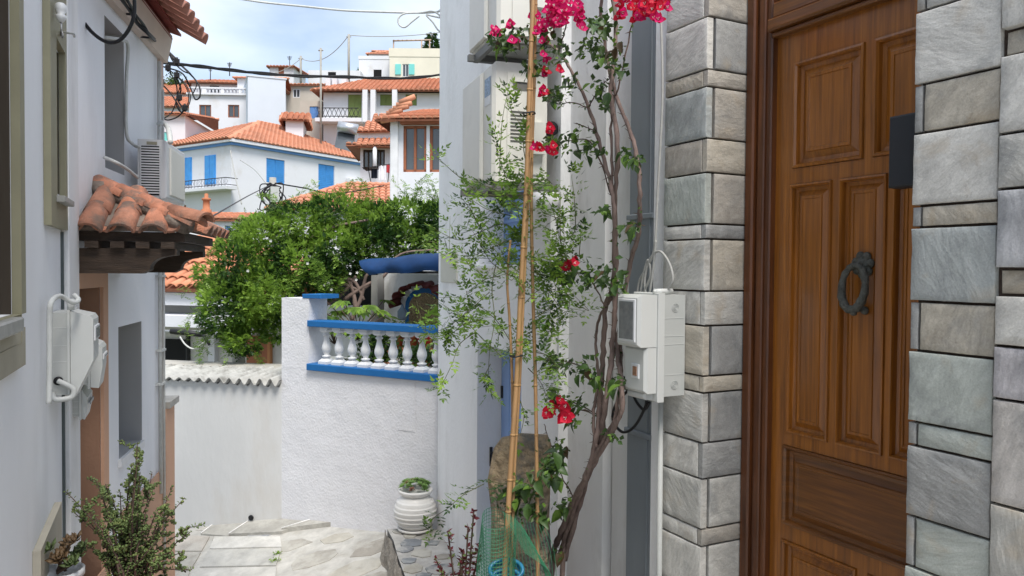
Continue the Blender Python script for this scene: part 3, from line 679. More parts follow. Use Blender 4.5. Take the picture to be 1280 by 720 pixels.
# AC units
def ac_unit(z0, z1, label, uA, uB, DA, sticker=True):
    r_ = thing('air_conditioner', W2.P(uA, z0, .1), label, 'air conditioner', 'air conditioners on the white house')
    m_ = MB(); m_.wbox(W2, uA, uB, z0, z1, .06, DA, bev=.02); m_.build('casing', acm, r_)
    # front panel (fan side)
    m_ = MB(); m_.wbox(W2, uA+.19, uB-.015, z0+.03, z1-.03, DA+.001, DA+.022, bev=.02); m_.build('front_panel', acm, r_)
    if sticker:
        m_ = MB(); m_.wbox(W2, uA+.045, uA+.16, z1-.19, z1-.08, DA+.001, DA+.003); m_.build('sticker', mat('blue_sticker', (.25, .36, .50), .5, .5, 60), r_)
        m_ = MB(); m_.wbox(W2, uA+.045, uA+.16, z1-.245, z1-.192, DA+.001, DA+.003); m_.build('sticker', acwhite, r_)
    # camera-facing side: service cover, handle recess, louvres, valve hood
    def sbox(o0, o1, za, zb, p0, p1, mt, nm, mb_=None):
        q = mb_ or MB()
        q.hexa([W2.P(uA-p1, za, o0), W2.P(uA-p1, za, o1), W2.P(uA-p0, za, o1), W2.P(uA-p0, za, o0), W2.P(uA-p1, zb, o0), W2.P(uA-p1, zb, o1), W2.P(uA-p0, zb, o1), W2.P(uA-p0, zb, o0)])
        if mb_ is None: q.build(nm, mt, r_)
    h_ = z1-z0
    sbox(.10, DA-.09, z0+.05, z1-.06, .001, .008, acm, 'side_cover')
    sbox(DA-.235, DA-.125, z1-.165, z1-.115, .009, .0105, mat('recess_shade', (.16, .155, .14), .8), 'handle_recess')
    sbox(DA-.245, DA-.115, z1-.115, z1-.098, .009, .018, acm, 'handle_lip')
    lv = MB()
    for k in range(9): sbox(DA-.25, DA-.11, z1-.30-k*.022, z1-.29-k*.022, .0085, .0105, None, None, lv)
    lv.build('louvre', mat('louvre_gap', (.10, .10, .09), .8), r_)
    sbox(.085, .20, z0+.17, z0+.36, .009, .05, acm, 'valve_hood')
    m_ = MB(); c = W2.P(uA-.012, z0+.33, .045)
    m_.lathe(c, [(.045, 0), (.045, .03), (.04, .031)], 16, ax=Vector((-W2.d[0], -W2.d[1], 0))); m_.build('valve_hole', black, r_)
    # bracket
    m_ = MB(); m_.wbox(W2, uA-.03, uA+.01, z0-.045, z0-.005, 0.001, DA+.05); m_.wbox(W2, uB-.12, uB-.08, z0-.045, z0-.005, 0.001, DA+.05)
    m_.wbox(W2, uA-.03, uB-.08, z0-.048, z0-.002, DA-.02, DA+.01); m_.build('bracket', mat('painted_steel_bracket', (.17, .17, .16), .6), r_)
    return r_
uA = .03; DA = W2.off(uA, 616, 110)
uB = W2.u(581, 160, DA)
z1 = W2.z(616, 76, DA); z0 = W2.z(616, 226, DA)
ac_unit(z0, z1, 'lower cream air conditioner under the other one, behind the bamboo canes', uA, uB, DA)
z0b = W2.z(612, 52, DA); uA2 = W2.u(618, 20, DA)
ac_unit(z0b, z0b+.70, 'upper cream air conditioner cut by the top of the photo above the bougainvillea', uA2-.06, uA2+.5, DA+.0, False)
m_ = MB(); m_.lathe(W2.P(.02, z0-.17, .07), [(.06, 0), (.085, .03), (.085, .11)], 20); m_.build('drain_box', white, None, 'white rounded box below the lower air conditioner', 'box')
# grey white strip near the corner
m_ = MB(); m_.wbox(W2, -.02, .05, W2.z(690, 445), z0-.06, .001, .05); m_.build('pipe_cover', white2, None, 'white pipe cover strip running down from the lower air conditioner', 'pipe cover')

# ------------------------------------------------------------------ LEFT: near wall
nw = thing('white_wall', W3.P(3, -1), 'pale wall along the near left edge with two olive framed windows', 'wall')
ua1, zs1 = W3.u(13, 200), W3.z(14, 393)
ua0 = ua1-1.0
ub0, ub1_, zb0_, zb1_ = W3.u(62, 180), W3.u(74, 180), W3.z(68, 240), W3.z(74, 68)
uP = W3.u(76.5, 330)
m_ = MB().holes(W3, -1.5, uP, -1.9, 4.2, 0, .25, [(ua0, zs1, ua1, 3.3), (ub0, zb0_, ub1_, zb1_)])
m_.build('plaster_wall', wallL, nw)
MB().wbox(W3, uP+.003, U34, -1.9, 4.2, -.3, .035, bev=.006).build('pilaster', white, nw)
MB().wbox(W3, uP-.02, uP+.002, -1.9, W3.z(75, 290), -.3, .012).build('joint_strip', mat('dark_gap_tone', (.10, .12, .12), .8), nw)  # open gap beside the pilaster: its darkness is put into the strip's colour
# window 1 (dark)
m_ = MB().holes(W3, ua0-.09, ua1+.085, zs1+.0, 3.4, .03, .029, [(ua0, zs1-.1, ua1, 3.3)]); m_.build('window_frame', olive, nw)
m_ = MB(); m_.wbox(W3, ua1-.012, ua1-.001, zs1, 3.3, -.25, -.001); m_.wbox(W3, ua0+.01, ua1-.013, zs1, 3.3, -.2, -.16); m_.build('window_lining', brownwin, nw)
m_ = MB(); m_.wbox(W3, ua0-.12, W3.u(26, 398, .05), zs1-.05, zs1-.001, -.1, .06, bev=.006); m_.build('window_sill', mat('grey_marble', (.33, .33, .31), .5, .15, 20), nw)
m_ = MB(); m_.wbox(W3, ua0-.08, ua1+.08, W3.z(14, 460), zs1-.051, .001, .028); m_.build('apron', mat('beige_apron', (.36, .335, .26), .8, .1, 4), nw)
# window 2
uo0, uo1, zo0 = W3.u(54, 200), W3.u(76, 200)-.004, W3.z(65, 284)
m_ = MB().holes(W3, uo0, uo1, zo0, 3.6, .03, .029, [(ub0+.0, zb0_-.05, ub1_-.01, zb1_)]); m_.build('window_frame', olive, nw)
m_ = MB(); m_.wbox(W3, ub1_-.014, ub1_-.002, zb0_, zb1_, -.25, -.001); m_.wbox(W3, ub0+.01, ub1_-.015, zb0_, zb1_, -.24, -.2); m_.build('window_lining', olivedark, nw)
m_ = MB(); zsl = W3.z(68, 243, .05); m_.wbox(W3, ub0-.04, ub1_-.01, zsl-.014, zsl+.014, .031, .065, bev=.004); m_.build('window_sill', mat('grey_marble', (.33, .33, .31), .5, .15, 20), nw)
# sloped skirting board
a, b = W3.at(40, 690), W3.at(68, 628)
m_ = MB(); vs = [W3.P(a[0], -1.5, .001), W3.P(b[0], -1.5, .001), W3.P(b[0], b[1], .001), W3.P(a[0], a[1], .001)]; ws = [W3.P(a[0], -1.5, .03), W3.P(b[0], -1.5, .03), W3.P(b[0], b[1], .03), W3.P(a[0], a[1], .03)]
m_.add(vs+ws, [(4, 5, 6, 7), (0, 3, 2, 1), (3, 7, 6, 2), (0, 4, 7, 3), (1, 2, 6, 5)]); m_.build('skirting', mat('beige_skirting', (.40, .37, .30), .8, .1, 5), nw)
# left meter boxes and pipes
def meter_left(px0, px1, pxf, yt, yb, u, label, slant, cat='meter box'):
    # box seen from its camera-facing side; px0 at the wall, pxf cover front
    o0 = W3.off(u, px0); o1 = W3.off(u, px1); o2 = W3.off(u, pxf)
    zt = W3.z(px1, yt, o1); zb = W3.z(px1, yb, o1); r_ = thing('meter_box', W3.P(u, zb, o0), label, cat)
    m_ = MB(); m_.wbox(W3, u, u+.26, zb+.02, zt-.01, .003, o1-.012); m_.build('back_case', plast2, r_)
    m_ = MB(); m_.wbox(W3, u-.006, u+.27, zb, zt, o1-.011, o1, bev=.004); m_.build('flange', plast, r_)
    prof = [(o1+.001, zt-.006), (o2-.012, zt-.026), (o2, zt-.045), (o2, zb+(zt-zb)*.43), (o2-(o2-o1)*slant, zb+.0), (o1+.001, zb+.005)]
    vs = [W3.P(u+.004, z_, o_) for o_, z_ in prof]+[W3.P(u+.25, z_, o_) for o_, z_ in prof]; n_ = len(prof)
    fs = [tuple(range(n_)), tuple(range(2*n_-1, n_-1, -1))]+[(i, (i+1) % n_, (i+1) % n_+n_, i+n_) for i in range(n_)]
    m_ = MB().add(vs, fs); m_.build('cover', plast, r_, recalc=True)
    zc = (zt-.05+zb+(zt-zb)*.47)/2
    m_ = MB(); m_.wbox(W3, u+.02, u+.22, zc-.01, zt-.075, o2+.001, o2+.008, bev=.002); m_.build('window_rim', acwhite, r_)
    m_ = MB(); m_.wbox(W3, u+.035, u+.205, zc, zt-.085, o2+.008, o2+.011); m_.build('window_pane', mat('meter_glass', (.17, .18, .19), .25), r_)
    for f0 in (.22, .42, .60, .8): MB().wbox(W3, u-.0012, u+.002, zb+(zt-zb)*f0, zb+(zt-zb)*f0+.003, .006, o1-.014).build('case_rib', plast, r_)
    return r_, zt, zb, o1
r_, zt_, zb__, o1_ = meter_left(67, 87, 116, 388, 500, 4.02, 'large white electricity meter box, nearest of the three on the left wall', .85)
c = W3.P(4.015, zb__+.085, .035); m_ = MB(); m_.lathe(c, [(.020, 0), (.020, .004)], 16, ax=(0, -1, 0)); m_.build('cable_hole', black, r_)
m_ = MB(); m_.tube(spline([c+Vector((0, -.005, 0)), c+Vector((.03, -.02, -.015)), c+Vector((.06, -.02, -.04)), c+Vector((.05, -.02, -.075)), c+Vector((-.01, -.02, -.08)), c+Vector((-.025, -.01, -.05))], 6), .012, 8); m_.build('cable', whitecable, r_)
m_ = MB(); m_.tube([W3.P(4.05, zt_, o1_), W3.P(4.05, zt_+.05, o1_)], .016, 8); m_.build('cable_gland', plast, r_)
meter_left(100, 112, 127, 426, 487, 4.45, 'smaller white meter box just behind the large one on the left wall', .3)
meter_left(90, 101, 108, 488, 527, 4.50, 'small white box lowest behind the large left meter box', .5)
pp = MB(); pp.tube(spline([W3.pt(61, 505, .04), W3.pt(62, 460, .04), W3.pt(62, 400, .04), W3.pt(64, 378, .045), W3.pt(75, 370, .06), W3.pt(90, 378, .10), W3.pt(98, 375, .12), W3.pt(92, 368, .10)], 8), .011, 8)
pp.build('pipe', whitecable, None, 'white pipe rising beside the large left meter box and bending over it', 'pipe')
# insulator and bracket at the top left
m_ = MB(); c = W3.pt(76, 12, .06)
m_.lathe(c+Vector((0, 0, -.04)), [(.010, -.015), (.02, 0), (.023, .014), (.014, .019), (.023, .035), (.022, .06), (.014, .068)], 12)
m_.tube([c+Vector((0, 0, -.05)), c+Vector((.004, 0, -.12)), W3.pt(78, 40, .0)], .006, 6); m_.tube([W3.pt(76, 40, 0.03), W3.pt(92, 42, .12), W3.pt(93, 46, .12)], .005, 6)
m_.build('insulator', acwhite, None, 'white porcelain insulator on the pilaster at the top left', 'insulator')
# back of the near-left house so that nothing is a bare sheet
MB().wbox(W3, -1.5, U34-.01, -1.9, 4.2, -3, -.31).build('house_body', wallL, nw)
MB().wbox(W3, -1.5, U34+.02, 4.2, 4.3, -3, .12).build('cornice', band, nw)

# ------------------------------------------------------------------ LEFT: second house
U4E = W4.u(201, 330)
lh = thing('white_house', W4.P(1, -1.6), 'pale blue-white house with peach trim and tiled hood over its doorway, on the left', 'house')
r1a, r1b = W4.u(131, 120), W4.u(155, 120)
r1t, r1bz = W4.z(145, 34), W4.z(145, 215)
r2a, r2b = W4.u(148, 450), W4.u(177, 450); r2t = W4.z(163, 405); r2b_ = W4.z(170, 556)
pd0, pd1 = W4.u(92, 420), W4.u(125, 420); pdt = W4.z(110, 360)
zband = W4.z(190, 66)
m_ = MB().holes(W4, .002, U4E, -2.0, 4.4, 0, .30, [(r1a, r1bz, r1b, r1t), (r2a, r2b_, r2b, r2t), (pd0+.01, -2.0, pd1, pdt)], 0, 1)
m_.build('wall', [wallL, mat('grey_reveal', (.42, .42, .42), .85, .05, 2)], lh)
m_ = MB(); m_.wbox(W4, pd1-.012, pd1-.001, -2, pdt, -.29, .0); m_.wbox(W4, pd0, pd1, -2, pdt, -.32, -.28); m_.build('door_jamb', peachdark, lh)
zA = W4.z(110, 333)
m_ = MB(); m_.holes(W4, .004, W4.u(131, 400), -2, zA, .02, .019, [(pd0+.01, -2.1, pd1, pdt)]); m_.build('door_surround', peach, lh)
MB().wbox(W4, r1a+.01, r1b, r1bz, r1t, -.36, -.31).build('window_pane', glass, lh)
MB().wbox(W4, r2a+.01, r2b, r2b_, r2t, -.36, -.31).build('window_pane', glass, lh)
MB().wbox(W4, r2a-.02, r2b+.0, r2b_-.05, r2b_-.001, -.28, .02).build('window_sill', white, lh)
# peach plinth stepping with the street
m_ = MB(); zq0, zq1 = W4.z(182, 607), W4.z(205, 586)
m_.wbox(W4, .004, W4.u(131, 400), -2.0, zq0-.2, .021, .03)
m_.wbox(W4, W4.u(150, 600), U4E+.01, -2.2, zq0, .001, .022); m_.build('plinth', peach, lh)
m_ = MB(); m_.wbox(W4, W4.u(197.5, 330), U4E+.025, -2.2, zband+.19, -.3, .02); m_.build('corner_trim', mat('pale_peach_trim', (.60, .47, .40), .8, .05, 3), lh)
m_ = MB(); m_.wbox(W4, U4E+.026, U4E+.34, -2.2, W4.z(211, 505), -.3, .03); pw = m_.build('garden_pier', peach, None, 'narrow peach pier with grey cap at the end of the left house', 'pier')
MB().wbox(W4, U4E+.03, U4E+.38, W4.z(211, 505)+.001, W4.z(211, 497), -.32, .06).build('cap', conc, pw)
m_ = MB(); 
for k, zz_ in enumerate((W4.z(195, 60), )):
    m_.tube([W4.P(W4.u(195, 330), 3.2, .03), W4.P(W4.u(195, 330), -.2, .03)], .014, 8); m_.tube([W4.P(W4.u(198.5, 330), 3.0, .035), W4.P(W4.u(198.5, 330), -.9, .035)], .010, 8)
for py in (275, 345, 438, 480): m_.wbox(W4, W4.u(194, 330), W4.u(199, 330), W4.z(196, py)-.008, W4.z(196, py)+.008, 0, .05)
m_.build('pipe', whitecable, None, 'two thin white pipes clipped to the corner of the left house', 'pipe')
# cornice band and red eave
u_c0 = -.05
m_ = MB(); m_.hexa([W4.P(u_c0, zband, .001), W4.P(U4E+.03, zband, .001), W4.P(U4E+.03, zband, .05), W4.P(u_c0, zband, .05), W4.P(u_c0, zband+.20, .001), W4.P(U4E+.03, zband+.20, .001), W4.P(U4E+.03, zband+.20, .09), W4.P(u_c0, zband+.20, .09)])
m_.build('cornice', band, lh)
MB().wbox(W4, .0, U4E, -2, zband+.21, -3.5, -.37).build('house_body', wallL, lh)
oE = W4.off(U4E-.05, 224); ev = MB(); ze = zband+.215; ue2 = W4.u(186, 20)+.35
ev.hexa([W4.P(-.2, ze, -.3), W4.P(U4E+.02, ze, -.3), W4.P(U4E+.02, ze-.03, oE-.06), W4.P(-.2, ze-.03, oE-.06), W4.P(-.2, ze+.14, -.3), W4.P(U4E+.02, ze+.14, -.3), W4.P(U4E+.02, ze+.0, oE-.06), W4.P(-.2, ze+.0, oE-.06)])
ev.build('eave_soffit', redeave, lh)
# generic barrel tile mesh: unit tile along +Y (down-slope), width 1 along X
def tile_mesh(name, m__, wid, ln, rise, seg=8, th=.012, taper=.82):
    q = MB(); vs = []
    for (yy, sc_, dz) in ((0, taper, 0), (ln, 1, 0)):
        for rr_ in (1, 0):
            for i in range(seg+1):
                a = math.pi*i/seg; ww_ = wid/2*sc_*(1 if rr_ else 1-2*th/wid)
                vs.append((-math.cos(a)*ww_, yy, math.sin(a)*rise*(1 if rr_ else 1-th/rise)+dz))
    n_ = seg+1; fs = []
    for i in range(seg):
        fs += [(i, i+1, 2*n_+i+1, 2*n_+i), (n_+i, 3*n_+i, 3*n_+i+1, n_+i+1), (2*n_+i, 2*n_+i+1, 3*n_+i+1, 3*n_+i), (i, n_+i, n_+i+1, i+1)]
    q.add(vs, fs, 0, False)
    for i in range(0, len(fs)): q.sm[i] = (i % 4 < 2)
    return mesh_of(q, m__, name)
def tmat(pos, xdir, ydir):
    x = Vector(xdir).normalized(); y = Vector(ydir).normalized(); zc = x.cross(y); 
    if zc.z < 0: x = -x; zc = x.cross(y)
    m4 = Matrix((x, y, zc)).transposed().to_4x4(); m4.translation = pos; return m4
# eave tiles of the left house, seen from below
tm = tile_mesh('eave_tile', tilepink, .17, .42, .07)
roofL = thing('eave_roof', W4.P(1, ze+.1, .1), 'overhanging pink clay tile eave at the top left of the photo', 'roof')
k = 0; uu = -.1
while uu < U4E+.05:
    p0 = W4.P(uu, ze+.13, -.02); p1 = W4.P(uu, ze+.03, oE+.02)
    inst('roof_tile', tm, tmat(p0, p1.cross(Vector((0, 0, 1)))*0+Vector((W4.d[0], W4.d[1], 0)), p1-p0), roofL)
    inst('roof_tile', tm, tmat(p0+Vector((0, 0, .06))+(p0-p1)*.6, Vector((W4.d[0], W4.d[1], 0)), p1-p0), roofL)
    uu += .185
m_ = MB(); m_.hexa([W4.P(-.2, ze+.141, -.29), W4.P(U4E+.06, ze+.141, -.29), W4.P(U4E+.06, ze+.01, oE), W4.P(-.2, ze+.01, oE), W4.P(-.2, ze+.18, -.3), W4.P(U4E+.06, ze+.18, -.3), W4.P(U4E+.06, ze+.03, oE), W4.P(-.2, ze+.03, oE)])
m_.build('roof_board', redeave, roofL)

# hood (tiled awning over the doorway)
hd = thing('door_hood', W4.P(.4, 1.6, .3), 'small tiled hood on dark timber beams projecting over the peach doorway', 'awning')
hp = W4.off(.05, 236, 285)
zh = W4.z(92, 281); U1h = 1.0
A0 = W4.P(.03, zh, 0); B0 = W4.P(.03, zh, hp); C0 = W4.P(U1h, zh, hp)
apx = W4.P(.42, W4.z(107, 232, 0)+.0, .0); AP2 = W4.P(U1h, apx.z, 0)
slab = MB(); dn = Vector((0, 0, -.03))
slab.add([A0, B0, apx, A0+dn, B0+dn, apx+dn], [(0, 1, 2), (5, 4, 3), (0, 3, 4, 1)]); slab.add([B0, C0, AP2, apx, B0+dn, C0+dn, AP2+dn, apx+dn], [(0, 1, 2, 3), (7, 6, 5, 4), (0, 4, 5, 1), (1, 5, 6, 2)])
slab.build('mortar_bed', mortar, hd)
tmh = tile_mesh('hood_tile', tileold, .146, .25, .060, 12, .013)
tmv = tile_mesh('hood_valley', tileold, .13, .25, .05, 8, .012)
ra = random.Random(5)
nB = Vector((W4.n[0], W4.n[1], 0)); dB = Vector((W4.d[0], W4.d[1], 0))
tcol = [(1, 1, 1), (1.15, 1.05, 1), (.85, .85, .85), (1.25, 1.1, 1.0)]
# near slope: down direction from apex level to A-B edge
slope1 = ((A0+B0)/2-(apx+nB*.0)); 
h1 = apx.z-zh; down1 = (-dB*.39+Vector((0, 0, -h1))).normalized(); n1_ = down1.cross(nB)
if n1_.z < 0: n1_ = -n1_
for j in range(4):
    t = .085+j*.165                      # offset along the edge
    if t > hp-.03: break
    frac = 1-t/hp; rows = 2 if j < 2 else 1
    edge = A0+nB*t
    for r_i in range(rows+1):
        lenup = .20*r_i
        if lenup+.12 > frac*math.hypot(.39, h1)+.10: continue
        p = edge-down1*(lenup+.175)+n1_*(.008+.006*r_i)
        inst('roof_tile', tmh, tmat(p, nB, (down1-n1_*.05)), hd, ra.choice(tcol))
    # valley tiles (concave) between
for j in range(5):
    t = .0+j*.165
    if t > hp: break
    p = A0+nB*t-down1*.205+n1_*.032
    m4 = tmat(p, nB, down1); m4 = m4 @ Matrix.Rotation(math.pi, 4, 'Y')
    inst('roof_tile', tmv, m4, hd, ra.choice(tcol))
# outer slope towards the alley
down2 = (nB*hp+Vector((0, 0, -h1))).normalized(); n2_ = down2.cross(dB)
if n2_.z < 0: n2_ = -n2_
L2 = math.hypot(hp, h1)
for k in range(5):
    t = .20+k*.165
    for r_i in range(3):
        up_ = .19*r_i
        if up_ > L2*min(1, t/.45)-.05: continue
        p = B0+dB*t-down2*(up_+.165)+n2_*(.008+.006*r_i)
        inst('roof_tile', tmh, tmat(p, dB, (down2-n2_*.05)), hd, ra.choice(tcol))
    m4 = tmat(B0+dB*(t-.08)-down2*.22+n2_*.035, dB, down2) @ Matrix.Rotation(math.pi, 4, 'Y'); inst('roof_tile', tmv, m4, hd, ra.choice(tcol))
# hip ridge tiles
hdv = (B0-apx); Lh = hdv.length; hdv.normalize(); side = hdv.cross(Vector((0, 0, 1))).normalized(); nh = side.cross(hdv); nh = nh if nh.z > 0 else -nh
tmr = tile_mesh('hip_tile', tileold, .130, .26, .055, 12, .013)
nn_ = 4
for k in range(nn_):
    p = apx+hdv*(k*Lh/nn_)+nh*(.035+.0*k)
    inst('ridge_tile', tmr, tmat(p, side, hdv-nh*.04), hd, ra.choice(tcol))
m_ = MB(); q = []
for k in range(9):
    c = apx+hdv*(Lh*k/8)+nh*.01; q.append(c)
m_.tube(q, [.062+.010*math.sin(k*2.1) for k in range(9)], 10, rough=.12); m_.build('hip_mortar', mortar, hd)
# upturned corner tile
inst('ridge_tile', tmr, tmat(B0+hdv*-.14+nh*.035, side, hdv+nh*.12), hd, (.8, .8, .8))
# eave board, rafters, beam
m_ = MB(); m_.wbox(W4, .04, U1h-.02, zh-.085, zh-.032, .002, hp-.02); m_.build('roof_boards', darkwood, hd)
for k, t in enumerate((.02, .09, .16)):
    pass
for k in range(4):
    o_ = .10+k*(hp-.2)/3
    m_ = MB(); m_.wbox(W4, -.01, U1h-.05, zh-.125, zh-.087, o_-.035, o_+.035); m_.build('rafter', darkwood, hd)
def bracket(u):
    prof = [(.002, zh-.126), (hp-.06, zh-.126), (hp-.06, zh-.160), (hp-.10, zh-.165)]
    for k in range(8): a = math.pi/2*k/7; prof.append((hp-.10-.10*math.sin(a), zh-.168-.075*(1-math.cos(a))))
    prof += [(hp-.24, zh-.265), (.002, zh-.265)]
    n_ = len(prof); vs = [W4.P(u, z_, o_) for o_, z_ in prof]+[W4.P(u+.09, z_, o_) for o_, z_ in prof]
    m_ = MB().add(vs, [tuple(range(n_)), tuple(range(2*n_-1, n_-1, -1))]+[(i, (i+1) % n_, (i+1) % n_+n_, i+n_) for i in range(n_)])
    m_.build('beam', darkwood, hd, recalc=True)
bracket(.02); bracket(U1h-.16)
# AC on the left house
uL0 = W4.u(172, 210, 0)
lo = .36
ua = W4.off(1.28, 172, 210)
acl = thing('air_conditioner', W4.P(1.4, 1.9, .2), 'white air conditioner above the tiled hood on the left house', 'air conditioner')
uq = 1.05
oA, oB = W4.off(uq, 172, 210), W4.off(uq, 208, 210)
zl0, zl1 = W4.z(208, 248, oB), W4.z(208, 175, oB)
m_ = MB(); m_.wbox(W4, uq, uq+.62, zl0, zl1, oA, oB, bev=.012); m_.build('casing', acwhite, acl)
def sb(o0, o1, za, zb, p0, p1, q):
    q.hexa([W4.P(uq-p1, za, o0), W4.P(uq-p1, za, o1), W4.P(uq-p0, za, o1), W4.P(uq-p0, za, o0), W4.P(uq-p1, zb, o0), W4.P(uq-p1, zb, o1), W4.P(uq-p0, zb, o1), W4.P(uq-p0, zb, o0)])
wA = oB-oA
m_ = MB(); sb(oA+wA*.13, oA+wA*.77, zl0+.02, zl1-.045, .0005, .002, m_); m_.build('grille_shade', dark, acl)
m_ = MB()
for k in range(18):
    zc = zl0+.03+(zl1-zl0-.085)*k/17.5; sb(oA+wA*.12, oA+wA*.78, zc, zc+.009, .0021, .012, m_)
sb(oA+wA*.10, oA+wA*.13, zl0+.01, zl1-.04, .0021, .013, m_); sb(oA+wA*.77, oA+wA*.80, zl0+.01, zl1-.04, .0021, .013, m_); m_.build('louvre', acwhite, acl)
m_ = MB(); sb(oA+wA*.32, oA+wA*.68, zl1-.036, zl1-.016, .001, .004, m_); m_.build('badge', mat('ac_badge', (.30, .29, .22), .5), acl)
m_ = MB(); m_.wbox(W4, uq+.09, uq+.56, zl0+.03, zl1-.04, oB+.001, oB+.012, bev=.01); m_.build('front_panel', acm, acl)
m_ = MB(); m_.tube(spline([W4.pt(131, 197, .02), W4.pt(145, 203, .10), W4.pt(160, 212, .12), W4.pt(172, 222, .14)], 6), .011, 8)
m_.tube(spline([W4.pt(133, 47, .02), W4.pt(152, 50, .06), W4.pt(160, 58, .03), W4.pt(158, 100, .02), W4.pt(158, 165, .02), W4.pt(166, 180, .05), W4.pt(174, 184, .10)], 6), .011, 8)
m_.tube(spline([W4.pt(213, 178, .42), W4.pt(210, 160, .35), W4.pt(203, 153, .1), W4.pt(198, 155, 0.03)], 6), .016, 8)
m_.build('pipe', whitecable, None, 'white pipes bending from the wall to the left air conditioner', 'pipe')

# ------------------------------------------------------------------ low white wall with corrugated sheet
zt7 = W7.z(280, 474)
lw = MB(); n_ = 150; amp = .045; u_a, u_b = -1.2, L7+.02
lam = .132; f7 = lambda u: zt7-.012+(.018+.028*smooth(0, L7, u))*math.cos(2*math.pi*u/lam)
vs = []; fs = []
for i in range(n_+1):
    u = u_a+(u_b-u_a)*i/n_
    z_ = f7(u)-.018
    vs += [W7.P(u, -2.4, 0), W7.P(u, z_, 0), W7.P(u, z_, -.22), W7.P(u, -2.4, -.22)]
for i in range(n_):
    a = i*4; b = a+4; fs += [(a, b, b+1, a+1), (a+1, b+1, b+2, a+2), (a+2, b+2, b+3, a+3)]
lw.add(vs, fs); lwo = lw.build('garden_wall', lowwall, None, 'low smooth white wall with scalloped top at the end of the alley', 'wall')
cs = MB(); vs = []; fs = []
for i in range(n_+1):
    u = u_a+(u_b-u_a-.02)*i/n_
    w_ = f7(u)
    vs += [W7.P(u, w_+.0, .07), W7.P(u, w_+.012, .07), W7.P(u, w_+.012+.045, -.7), W7.P(u, w_+.045, -.7)]
for i in range(n_):
    a = i*4; b = a+4; fs += [(a, b, b+1, a+1), (a+1, b+1, b+2, a+2), (a, a+3, b+3, b)]
cs.add(vs, fs, 0, True); cs.build('corrugated_sheet', sheet, None, 'weathered grey corrugated sheet roof lying on the low white wall', 'roof sheet')
m_ = MB(); zk = W7.z(280, 459, -.75); m_.wbox(W7, -1.2, L7-.05, zt7+.03, zk+.02, -1.1, -.72, bev=.02); m_.build('coping', conc, None, 'weathered grey concrete coping behind the corrugated sheet', 'coping')
# drain in the wall foot
q = W7.pt(314, 647, .01); m_ = MB().lathe(q, [(.032, 0), (.032, .012), (.022, .013)], 14, ax=(W7.n[0], W7.n[1], 0)); m_.build('drain_pipe', black, None, 'dark round drain opening at the foot of the low white wall', 'drain')

# ------------------------------------------------------------------ stucco terrace wall with balustrade
tw = thing('terrace_wall', W5.P(1, -1.5), 'bright rough stucco terrace wall with blue coping under the balustrade', 'wall')
UE5 = W5.u(560, 400)+.8; zr0 = W5.z(384, 462)
up5 = W5.u(386, 420)
m_ = MB(); m_.wbox(W5, 0, UE5, -2.2, zr0-.002, -.30, 0); m_.build('stucco_wall', stucco, tw)
zp = W5.z(380, 373)
m_ = MB(); m_.wbox(W5, .0, up5, zr0-.0, zp, -.30, -.0015); m_.build('corner_post', stucco, tw)
m_ = MB(); m_.wbox(W5, W5.u(378, 370), W5.u(401, 370), zp+.002, zp+.05, -.30, .005, bev=.004); m_.build('post_cap', bluep, tw)
m_ = MB(); m_.wbox(W5, up5+.002, UE5, zr0, zr0+.075, -.2, .045, bev=.006); m_.build('blue_coping', bluep, tw)
m_ = MB(); zr1 = W5.z(387, 408)
bal = thing('balustrade', W5.P(1.5, zr0+.075), 'white balustrade with blue handrail on the terrace', 'balustrade')
m_.wbox(W5, up5+.002, UE5, zr1, zr1+.07, -.19, .035, bev=.006); m_.build('handrail', bluep, bal)
def bal_mesh():
    h = zr1-(zr0+.076); pr = [(.030, .14), (.034, .16), (.050, .19), (.052, .215), (.030, .235), (.026, .25), (.045, .33), (.055, .41), (.052, .48), (.036, .60), (.027, .70), (.026, .745), (.042, .765), (.043, .79), (.030, .81), (.030, .86)]
    q = MB(); q.lathe((0, 0, 0), [(r_, z_*h) for r_, z_ in pr], 14)
    def sq(a, b, z_a, z_b):
        q.hexa([(-a, -a, z_a), (a, -a, z_a), (a, a, z_a), (-a, a, z_a), (-b, -b, z_b), (b, -b, z_b), (b, b, z_b), (-b, b, z_b)])
    sq(.066, .066, 0, .07*h); sq(.066, .036, .0701*h, .145*h); sq(.036, .055, .85*h, .90*h); sq(.055, .055, .9001*h, h)
    return mesh_of(q, potw if False else acwhite, 'baluster')
bm_ = bal_mesh()
for k in range(14):
    u = W5.u(402, 440)+k*(W5.u(540.5, 440)-W5.u(402, 440))/8
    if u > UE5-.05: break
    p = W5.P(u, zr0+.0755, -.08); m4 = Matrix.Translation(p) @ Matrix.Rotation(-math.radians(W5.ang), 4, 'Z')
    inst('baluster', bm_, m4, bal)
m_ = MB(); m_.wbox(W5, 0.01, UE5, zr0-.2, zr0-.004, -4, -.301); m_.build('terrace_floor', conc, tw)
# rendered pilaster patch on stucco
m_ = MB(); m_.wbox(W5, W5.u(498, 500), W5.u(519, 500), zr0-.55, zr0-.003, .001, .005); m_.build('plaster_patch', stucco, tw)

